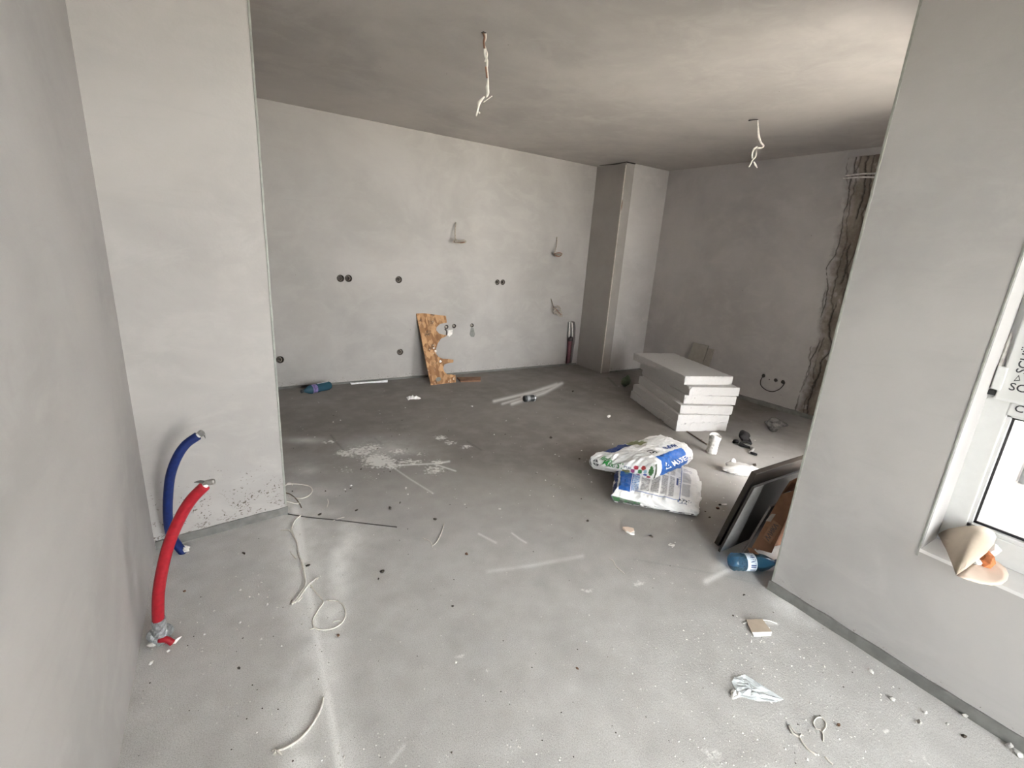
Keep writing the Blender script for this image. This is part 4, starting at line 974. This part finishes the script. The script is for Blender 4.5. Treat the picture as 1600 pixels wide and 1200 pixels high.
s1 = thing('cement_sack', base_, 'white and blue paper cement sack lying flat with small-print panel up, under another sack', 'sack', 'cement sacks')
o = obj('paper_bag', (V, Fc), M['paper_sack'], s1, True); color_attr(o, col_)
def onsack(pos_, uc, vc, su, sv, rot=0.0, off=.0022):
    ca, sa = math.cos(rot), math.sin(rot)
    def fn(a, b_):
        x, y = a*ca-b_*sa, a*sa+b_*ca
        return pos_(uc+x*su, vc+y*sv, 1.0)+np.array([0, 0, off])
    return fn
obj('lettering', text_on('Keraflex', .075, onsack(pos1, -.80, -.05, 1.9, 1.9, math.pi/2), .001), M['limeink'], o)
obj('lettering', text_on('Maxi S1', .050, onsack(pos1, -.72, -.05, 1.9, 1.9, math.pi/2), .001), M['limeink'], o)
for k in range(3): obj('symbol', text_on('◆', .05, onsack(pos1, .60+.09*k, -.93, 1.2, 1.2), .001), M['ink'], o)
# upper sack, drooping over the lower one
UC = [(2.225, 1.765), (2.70, 1.850), (2.66, 2.10), (2.075, 2.185)]
V, Fc, U3, pos2 = sack(UC, [.118, .108, .105, .035], [.255, .238, .262, .165], 130, 90, 40, .03, 9)
u, v, w = (U3[:, 0]+1)/2, (U3[:, 1]+1)/2, U3[:, 2]
col_ = np.tile(WH, (len(V), 1)); top = w > .99; fr_ = U3[:, 1] < -.99; le = U3[:, 0] < -.99
paint((fr_ & rect(u, w, .14, .80, -.92, 2)) | (top & rect(u, v, .14, .80, -1, .10)), BLU); paint(fr_ & rect(u, w, .0, .045, -.9, .9), np.array([.04, .06, .03]))
paint(fr_ & rect(u, w, .86, .97, -.4, .3) & (vnoise(u*70, w*9, 5) > .5), np.array([.3, .3, .32]))
paint(top & rect(u, v, .08, .40, .74, 1.0), DBL*1.2); paint(top & rect(u, v, .40, .52, .60, 1.0), np.array([.20, .22, .10])); paint(top & rect(u, v, .52, .64, .70, .96) & (vnoise(u*30, v*30, 6) > .45), np.array([.22, .30, .14]))
s_ = 1-v      # along the left face, from its far end towards the corner
paint(le & (s_ > .0) & (s_ < .03) & (abs(w) < .45), np.array([.06, .06, .06]))
for (sc, wc, rs_, rw, c_) in ((.115, .05, .045, .42, (.05, .055, .06)), (.74, .30, .035, .25, (.38, .02, .05)), (.70, -.15, .03, .25, (.25, .03, .14)), (.80, -.1, .03, .25, (.05, .20, .07)), (.84, .35, .03, .3, (.40, .03, .03)), (.88, -.45, .03, .25, (.04, .08, .32)), (.78, -.62, .025, .2, (.22, .03, .15)), (.93, -.75, .03, .2, (.30, .02, .05)), (.87, .0, .025, .2, (.25, .40, .50)), (.95, .1, .03, .6, (.04, .14, .04))):
    paint(le & (((s_-sc)/rs_)**2+((w-wc)/rw)**2 < 1), np.array(c_))
paint(le & rect(s_, w, .55, .66, -.55, -.15), np.array([.16, .16, .06])); paint(le & rect(s_, w, .57, .67, .05, .30) & (vnoise(s_*90, w*9, 4) > .45), np.array([.22, .25, .30]))
paint(le & ((abs(s_-.115) < .006) | (abs(w-.05) < .07)) & (abs(s_-.115) < .045) & (abs(w-.05) < .42), WH*.8)
s2 = thing('cement_sack', (2.42, 1.97, .04), 'white paper cement sack with bright blue panel and green lettering, lying on another sack', 'sack', 'cement sacks')
o = obj('paper_bag', (V, Fc), M['paper_sack'], s2, True); color_attr(o, col_)
def onfront(uc, wc, su, sw):
    def fn(a, b_):
        p = pos2(uc+a*su-b_*3.0, -1.0, wc+b_*sw); q = np.array(UC[1])-np.array(UC[0]); n_ = np.array([q[1], -q[0], 0])/np.linalg.norm(q)
        return p+n_*.003
    return fn
def onleft(sc, wc, ss, sw, slope=0.0):
    def fn(a, b_):
        p = pos2(-1.0, 1-2*(sc+a*ss+b_*.5), wc+b_*sw+a*slope); q = np.array(UC[0])-np.array(UC[3]); n_ = np.array([q[1], -q[0], 0])/np.linalg.norm(q)
        return p+n_*.003
    return fn
obj('lettering', text_on('MAPEI', .064, onfront(.16, .30, 4.6, 15.), .0012), M['whiteink'], o)
obj('emblem', text_on('△', .074, onfront(-.46, .30, 3.4, 14.), .0015), M['whiteink'], o)
obj('lettering', text_on('Keraflex', .045, onleft(.265, .72, 1.25, 15., -1.0), .0008), M['greenink'], o)
obj('lettering', text_on('Maxi S1', .058, onleft(.40, .22, 1.85, 16., -1.0), .0010), M['greenink'], o)
obj('lettering', text_on('MAPEI', .060, onsack(pos2, .25, -.55, 3.4, 4.6, math.pi-.1, .003), .002), M['blueink'], o)
obj('lettering', text_on('S1', .075, onsack(pos2, -.42, -.45, 3.0, 4.6, 1.2, .003), .002), M['ink'], o)

# ------------------------------------------------------------------ dark panels, cardboard and bottle behind the wall end
def lean(x0, x1, yf, yt, zt, th, mat, label, edge_mat=None, name='dark_board', lit_strip=None):
    t_ = thing(name, ((x0+x1)/2, yf, 0), label, 'panel', 'dark panels leaning behind the wall end')
    A, B, D_, E_ = np.array([x0, yt, zt]), np.array([x1, yt, zt]), np.array([x1, yf, .001]), np.array([x0, yf, .001])
    n_ = np.cross(B-A, E_-A); n_ /= np.linalg.norm(n_); n_ = n_ if n_[1] < 0 else -n_       # faces the wall
    obj('board', bevel(slab3([E_, D_, B, A], n_, th), .0015), mat, t_)
    if edge_mat:
        obj('edge_band', slab3([E_+[-.0012, 0, .0], E_+[.004, 0, .0], A+[.004, 0, -.002], A+[-.0012, 0, -.002]], n_, th*.98), edge_mat, t_)
    if lit_strip:
        obj('lit_strip', slab3([E_+n_*.002+[0, 0, .002], E_+n_*.002+[lit_strip[0]*1.3, 0, .002], A+n_*.002+[lit_strip[0]*.8, 0, -.002], A+n_*.002+[0, 0, -.002]], n_, .0018), lit_strip[1], t_)  # paler strip paints in the light falling on this side of the face
    return t_
lean(2.172, 3.00, 1.232, 1.120, .480, .026, M['panel'], 'dark brown panel, outermost of those leaning behind the wall end', M['panel'])
lean(2.130, 2.74, 1.192, 1.092, .430, .012, M['panel_grey'], 'dark tile with a painted lit strip leaning in front of the outermost brown panel', M['panel_grey'], 'floor_tile', (.10, M['tile_lit_strip']))
lean(2.215, 2.70, 1.120, 1.035, .335, .010, M['panel'], 'short dark panel with a pale edge leaning before the grey tile', M['panel_edge'])
# cardboard box, flattened, standing against the wall
t_ = thing('cardboard_box', (2.42, .98, 0), 'torn brown cardboard box squeezed between the dark panels and wall', 'box')
cbx = lambda x, y, z: np.array([x, y, z])
A = [cbx(2.175, 1.035, .10), cbx(2.60, 1.060, .002), cbx(2.60, .955, .56), cbx(2.175, .940, .50)]
n_ = np.cross(A[1]-A[0], A[3]-A[0]); n_ /= np.linalg.norm(n_); n_ = n_ if n_[1] < 0 else -n_
sd = [cbx(2.172, 1.060, .10), cbx(2.172, .965, .13), cbx(2.172, .915, .50), cbx(2.172, .985, .44)]
obj('side_panel', slab3(sd, (-1, 0, 0), .004), M['card'], t_)
obj('front_panel', slab3(A, n_, .004), M['card'], t_)
obj('torn_flap', slab3([cbx(2.17, 1.055, .10), cbx(2.168, 1.078, .09), cbx(2.172, 1.06, .06), cbx(2.175, 1.02, .085)], (-1, 0, .2), .003), M['card'], t_)
obj('torn_flap', slab3([cbx(2.17, .985, .44), cbx(2.165, .96, .52), cbx(2.20, .925, .565), cbx(2.22, .925, .50)], (-1, 0, .2), .003), M['card'], t_)
obj('torn_flap', slab3([cbx(2.16, 1.02, .28), cbx(2.158, 1.00, .33), cbx(2.165, .985, .335), cbx(2.166, 1.00, .285)], (-1, 0, .1), .002), M['panel_edge'], t_)
lc = np.array([2.1705, .985, .235]); ld = np.array([0, -.030, .11]); ld /= np.linalg.norm(ld); lu = np.array([0, -.11, -.03]); lu /= np.linalg.norm(lu)
lb_ = obj('label', slab3([lc-ld*.06-lu*.022, lc+ld*.06-lu*.022, lc+ld*.06+lu*.022, lc-ld*.06+lu*.022], (-1, 0, 0), .0015), M['card_label'], t_)
obj('lettering', text_on('ΛΛИКΛ', .030, lambda a, b_: lc+np.array([-.0008, 0, 0])+ld*a+lu*-b_, .0008), M['ink'], lb_)
# blue water bottle lying at the foot of the panels
a0, a1 = at(1141, 884, .0)+[0, 0, 0], at(1196, 889, .0)
a0 = np.array([2.045, 1.085, 0]); a1 = np.array([2.265, 0.965, 0])
ax = (a1-a0)/np.linalg.norm(a1-a0); Lb = np.linalg.norm(a1-a0)+.02; rb = .043; b0 = a0+np.array([0, 0, rb])
t_ = thing('water_bottle', (a0+a1)/2, 'clear blue water bottle with white label lying before the dark panels', 'bottle')
pr = [(.006, .006), (.024, .0), (.036, .006), (rb, .016), (rb*.93, .028), (rb, .038), (rb*.93, .050), (rb, .060), (rb*.95, .068), (rb*.95, .120), (rb, .128), (rb*.9, .14), (rb, .155), (rb*.85, .185), (.022, .215), (.0145, .226), (.0145, .244)]
obj('body', lathe(pr, b0, ax, 26), M['bluepet'], t_, True)
obj('cap', lathe([(.002, .262), (.0165, .262), (.0165, .240), (.012, .239)], b0, ax, 16), M['blueink'], t_, True)
fn, g_ = labfn(b0, ax, rb+.0004, .070, .118, -3.1, 3.1, 6, 30); M['lightblue'] = plain('pale_blue_label', (0.60, 0.68, 0.76), 0.4, 0.4, var=0.08)
lab = obj('label_band', g_, M['lightblue'], t_, True)
for s0 in (.85, -2.0):
    obj('lettering', text_on('DEVIN', .036, lambda a, b_: fn(.098+b_*1.0, s0+a/(rb)*1.0) , .0012), M['blueink'], lab)

# ------------------------------------------------------------------ shell-like beige piece on the window sill
ZS = WZ0+.002
wl = thing('beige_shell', at(1520, 885, ZS), 'open beige shell with crumpled scraps inside on the window sill', 'shell')
def leaf(outline, h, mat, name, curve, up=True, th=.003):
    """outline in pixels with heights above the sill; a cupped leaf"""
    P = np.array([at(x, y, ZS+z) for x, y, z in outline]); c = P.mean(0); k = len(P); rings = [1.0, .8, .6, .4, .2]; V = []
    for s_ in rings:
        for p in P: V.append(c+(p-c)*s_+np.array([0, 0, curve*(1-s_*s_)]))
    V.append(c+[0, 0, curve]); Fc = []
    for j in range(len(rings)-1):
        for i in range(k): Fc.append((j*k+i, j*k+(i+1) % k, (j+1)*k+(i+1) % k, (j+1)*k+i))
    for i in range(k): Fc.append(((len(rings)-1)*k+i, (len(rings)-1)*k+(i+1) % k, len(V)-1))
    V = np.array(V); m = len(V); V2 = V-[0, 0, th]
    Fc = Fc+[tuple(i+m for i in q[::-1]) for q in Fc]+[(i, m+i, m+(i+1) % k, (i+1) % k) for i in range(k)]
    bm = bmesh.new(); bv = [bm.verts.new(p) for p in np.vstack([V, V2])]
    for q in Fc: bm.faces.new([bv[i] for i in q])
    inner = [bv[i] for i in list(range(k, m))+list(range(m+k, 2*m))]
    for _ in range(6): bmesh.ops.smooth_vert(bm, verts=inner, factor=.5, use_axis_x=True, use_axis_y=True, use_axis_z=True)
    bm.verts.index_update(); vv = np.array([list(q.co) for q in bm.verts]); ff = [tuple(x.index for x in q.verts) for q in bm.faces]; bm.free()
    return obj(name, (vv, ff), mat, wl, True)
leaf([(1494, 898, .02), (1488, 880, .02), (1479, 858, .018), (1466, 834, .02), (1480, 826, .05), (1500, 821, .075), (1520, 820, .095), (1540, 823, .11), (1553, 831, .11), (1557, 839, .105), (1553, 850, .09), (1543, 862, .07), (1528, 874, .05), (1510, 888, .03)], 0, M['shell'], 'upper_half', .045)
leaf([(1495, 899, .012), (1510, 905, .006), (1530, 911, .004), (1550, 914, .004), (1565, 913, .006), (1574, 906, .012), (1576, 898, .018), (1572, 888, .022), (1560, 878, .022), (1545, 870, .02), (1525, 876, .015), (1508, 886, .012)], 0, M['shell_in'], 'lower_half', -.004, th=.002)
obj('scrap', lump(at(1535, 878, ZS+.012), .030, .020, .022, .4, .3, 2, 61), M['orange'], wl)
obj('scrap', lump(at(1541, 871, ZS+.014), .026, .018, .026, .4, 1.0, 2, 62), M['paper'], wl)
obj('scrap', lump(at(1522, 884, ZS+.010), .022, .016, .014, .4, .2, 2, 63), M['paper'], wl)

# ------------------------------------------------------------------ cords on the floor
def cord(px_, r, label, name='cord_piece', mat='cord', frays=(), lift=None, group='pale cords on the floor'):
    P = [at(x, y, r+(lift[i] if lift else 0)) for i, (x, y) in enumerate(px_)]
    t_ = thing(name, P[len(P)//2]*[1, 1, 0], label, 'cord', group)
    obj('strand', tube(P, r, 7, 6), M[mat], t_, True)
    for q in frays: obj('fray', tube([at(x, y, r) for x, y in q], [r*.9, r*.7, r*.3], 6, 3), M[mat], t_, True)
cord([(471, 805), (462, 812), (456, 824), (457, 834), (464, 848), (466, 865), (472, 880), (476, 900), (477, 915), (470, 925), (461, 938), (456, 944)], .0042, 'pale cord trailing from the pier corner to a frayed fork', frays=[[(456, 832), (450, 828), (438, 829)], [(462, 872), (456, 866), (453, 861)], [(461, 938), (466, 939), (473, 932)]])
cord([(494, 904), (484, 912), (474, 924), (466, 936), (460, 942)], .0042, 'short thick pale cord crossing the trailing cord', frays=[[(494, 904), (497, 903), (493, 908)]])
cord([(486, 915), (494, 926), (505, 940), (498, 952), (489, 968), (491, 980), (503, 984), (520, 982), (534, 973), (540, 960), (536, 946), (526, 939), (512, 938)], .0030, 'thin pale cord curled into a loop on the powder streak', frays=[[(520, 972), (526, 970), (532, 970)], [(491, 981), (486, 983), (483, 984)]])
cord([(505, 1090), (502, 1105), (494, 1122), (482, 1140), (465, 1157), (447, 1168), (432, 1174)], .0042, 'bow-shaped pale cord with a frayed knot near the streak', frays=[[(432, 1174), (428, 1171), (425, 1174)], [(434, 1174), (438, 1177), (440, 1179)], [(430, 1175), (427, 1178), (430, 1180)]])
cord([(448, 757), (458, 756), (472, 757), (484, 760), (488, 766), (484, 773), (474, 778), (462, 778), (450, 775)], .0030, 'thin cord looped beside the foot of the pier', mat='cord')
cord([(446, 770), (453, 772), (461, 778), (468, 787), (471, 793)], .0032, 'dark stiff cord bent at the foot of the pier', mat='lath')
cord([(447, 783), (456, 785), (464, 787), (469, 785)], .0034, 'stubby pale cord at the foot of the pier', mat='cord', frays=[[(447, 783), (445, 781), (444, 779)]])
cord([(446, 759), (450, 755), (455, 755), (457, 758)], .0032, 'little hooked cord end touching the pier', mat='cord')
cord([(511, 792), (513, 785), (512, 780)], .0026, 'tiny upright pale splinter near the pier corner', mat='cord')
cord([(520, 814), (530, 810), (538, 808)], .0024, 'short straight pale splinter beside the dark joint wire', mat='cord')
cord([(694, 818), (690, 832), (683, 846), (676, 852), (672, 846), (661, 841)], .0022, 'thin wishbone-shaped cord on the open floor', frays=[[(676, 852), (675, 854), (676, 856)]])
cord([(952, 873), (958, 876), (962, 884), (967, 889), (976, 896)], .0022, 'thin wavy thread lying in front of the cement sacks')
cord([(1232, 1134), (1238, 1145), (1249, 1152), (1254, 1160), (1262, 1170), (1276, 1180)], .0030, 'twisted pale twine below the torn bluish paper', frays=[[(1249, 1152), (1252, 1148), (1256, 1150)], [(1233, 1133), (1240, 1141), (1248, 1150)]])
cord([(1286, 1158), (1286, 1148), (1282, 1141), (1275, 1138), (1271, 1130), (1275, 1122), (1283, 1121), (1290, 1128), (1290, 1137), (1284, 1144)], .0020, 'fine pale thread tied in a small loop')
cord([(1289, 1182), (1295, 1189), (1301, 1194)], .0026, 'short pale twig of cord near the twisted twine')
cord([(1161, 974), (1180, 970), (1198, 969), (1214, 974)], .0024, 'white thread lying beside the curved tan chip', mat='paper')
# dark wire lying in the joint line
P = [at(x, y, .003) for x, y in [(450, 803), (480, 808), (530, 813), (580, 819), (620, 823.5)]]
obj('joint_wire', tube(P, .0032, 6, 5), M['steelwire'], label='dark stiff wire lying on the floor from the pier corner', cat='wire', smooth=True)

# ------------------------------------------------------------------ crumbs: larger ones singly, the rest as scatter
LM = [((520, 1000), 'beside the powder streak'), ((255, 1000), 'near the red pipe end'), ((1180, 1080), 'near the torn bluish paper'), ((1500, 1120), 'along the grey strip of the right wall'), ((1020, 770), 'around the cement sacks'),
      ((640, 720), 'around the trodden powder patch'), ((460, 800), 'by the pier corner'), ((640, 620), 'in front of the strand board'), ((826, 624), 'near the black can'), ((1160, 880), 'near the blue bottle'), ((1186, 980), 'near the curved tan chip'),
      ((900, 1000), 'on the open floor'), ((420, 940), 'left of the trailing cord'), ((330, 900), 'before the blue pipe end')]
def crumb(x, y, r, mat, label, group, k):
    c = at(x, y)
    if 'loose' in label:
        label = label.replace('lying loose on the screed', 'lying '+min(LM, key=lambda q: (q[0][0]-x)**2+(q[0][1]-y)**2)[1])
    rs = np.random.RandomState(k)
    obj('mortar_crumb', lump(c, r*(1+.5*rs.rand()), r*(.8+.3*rs.rand()), r*.7, .4, rs.rand()*3, 1, k), M[mat], label=label, cat='crumb', group=group)
white = [(1359, 1050, 6), (1393, 1093, 7), (1396, 1094, 5), (1437, 1132, 9), (1445, 1115, 6), (1506, 1120, 8), (1576, 1168, 9), (1590, 1180, 9), (408, 912, 4.5), (418, 945, 5), (389, 933, 4), (634, 764, 4.5), (637, 773, 3.5), (738, 636, 6), (712, 1035, 5), (958, 1014, 4), (1030, 700, 5), (1288, 1042, 4), (1480, 1132, 4), (286, 952, 4), (281, 975, 4), (236, 1038, 6), (264, 1018, 4.5)]
for k, (x, y, r) in enumerate(white):
    crumb(x, y, .0011*r*(1.0 if y > 900 else 1.7), 'crumb', 'pale mortar crumb lying loose on the screed', 'pale mortar crumbs', 100+k)
darkc = [(902, 1046, 5, 'browncrumb'), (374, 1045, 5, 'darkcrumb'), (597, 894, 5, 'darkcrumb'), (591, 906, 4, 'darkcrumb'), (529, 994, 5, 'browncrumb'), (482, 885, 4, 'darkcrumb'), (499, 805, 5, 'darkcrumb'), (610, 794, 5, 'darkcrumb'), (557, 798, 4, 'darkcrumb'), (680, 813, 4, 'darkcrumb'), (729, 867, 4, 'browncrumb'), (707, 948, 4, 'darkcrumb'), (860, 685, 7, 'darkcrumb'), (1145, 963, 4, 'darkcrumb'), (1310, 1135, 5, 'browncrumb'), (1506, 1152, 6, 'darkcrumb'), (1162, 931, 5, 'darkcrumb'), (918, 815, 4, 'darkcrumb'), (905, 718, 4, 'darkcrumb'), (288, 925, 5, 'browncrumb'), (381, 866, 4, 'darkcrumb'), (918, 815, 4, 'darkcrumb'), (1109, 809, 4, 'darkcrumb'), (1122, 795, 4, 'browncrumb'), (1018, 839, 4, 'darkcrumb'), (895, 612, 6, 'darkcrumb')]
for k, (x, y, r, m_) in enumerate(darkc):
    crumb(x, y, .0011*r*(1.0 if y > 900 else 1.7), m_, 'dark crumb of debris lying loose on the screed', 'dark debris crumbs', 200+k)
c = at(951, 653); crumb(951, 653, .018, 'paper', 'bright white plaster lump before the slab stack', 'plaster lumps', 333)
obj('white_splinter', bevel(slab3([at(1047, 848, .004), at(1044, 851, .004), at(1053, 853.5, .004), at(1055, 851, .004)], (0, 0, 1), .003), .001), M['crumb'], label='flat white splinter between the cement sacks and the blue bottle', cat='splinter')
def scatter(n, zone, rmin, rmax, mat, name, label, seed):
    rs = np.random.RandomState(seed); parts = []
    while len(parts) < n:
        x, y = zone(rs)
        p = at(x, y)
        if p[0] < XL+.02 or (p[0] > XR-.03 and p[1] < YE+.05) or p[1] > 4.8 or p[0] > 4.8 or p[1] < .3: continue
        if p[1] > 2.42 and p[0] < .24: continue
        r = rmin+(rmax-rmin)*rs.rand()**3; k = 5
        a = rs.rand()*6.28; ring = [(p[0]+r*(.6+.7*rs.rand())*math.cos(a+6.283*i/k), p[1]+r*(.6+.7*rs.rand())*math.sin(a+6.283*i/k), 0.0003) for i in range(k)]
        parts.append((np.array(ring+[(p[0], p[1], r*(.5+.6*rs.rand()))]), [(i, (i+1) % k, k) for i in range(k)]+[tuple(range(k-1, -1, -1))]))
    obj(name, join(*parts), M[mat], label=label, cat='debris', kind='stuff')
def z_fore(rs):
    while True:
        x, y = rs.uniform(200, 1590), 780+420*rs.rand()**.75
        if rs.rand() < .25+.75*vnoise(np.array([x/70]), np.array([y/45]), 3)[0]: return x, y
scatter(1500, z_fore, .0007, .0042, 'crumb', 'plaster_grit', 'fine pale plaster grit scattered over the near floor', 5)
scatter(260, z_fore, .0008, .0035, 'darkcrumb', 'dark_grit', 'fine dark grit scattered over the near floor', 6)
def z_right(rs): return rs.uniform(1050, 1560), rs.uniform(960, 1200)
scatter(500, z_right, .0008, .005, 'crumb', 'plaster_grit', 'dense pale plaster grit on the floor along the right wall', 7)
def z_far(rs): return rs.uniform(450, 1250), rs.uniform(600, 800)
scatter(160, z_far, .003, .009, 'crumb', 'plaster_grit', 'sparse pale grit on the darker floor beyond the joint', 8)
scatter(70, z_far, .003, .009, 'darkcrumb', 'dark_grit', 'sparse dark grit on the darker floor beyond the joint', 9)
def z_left(rs): return rs.normal(440, 60), rs.uniform(830, 1010)
scatter(160, z_left, .001, .006, 'crumb', 'plaster_grit', 'pale crumbs lying beside the trailing cord', 10)
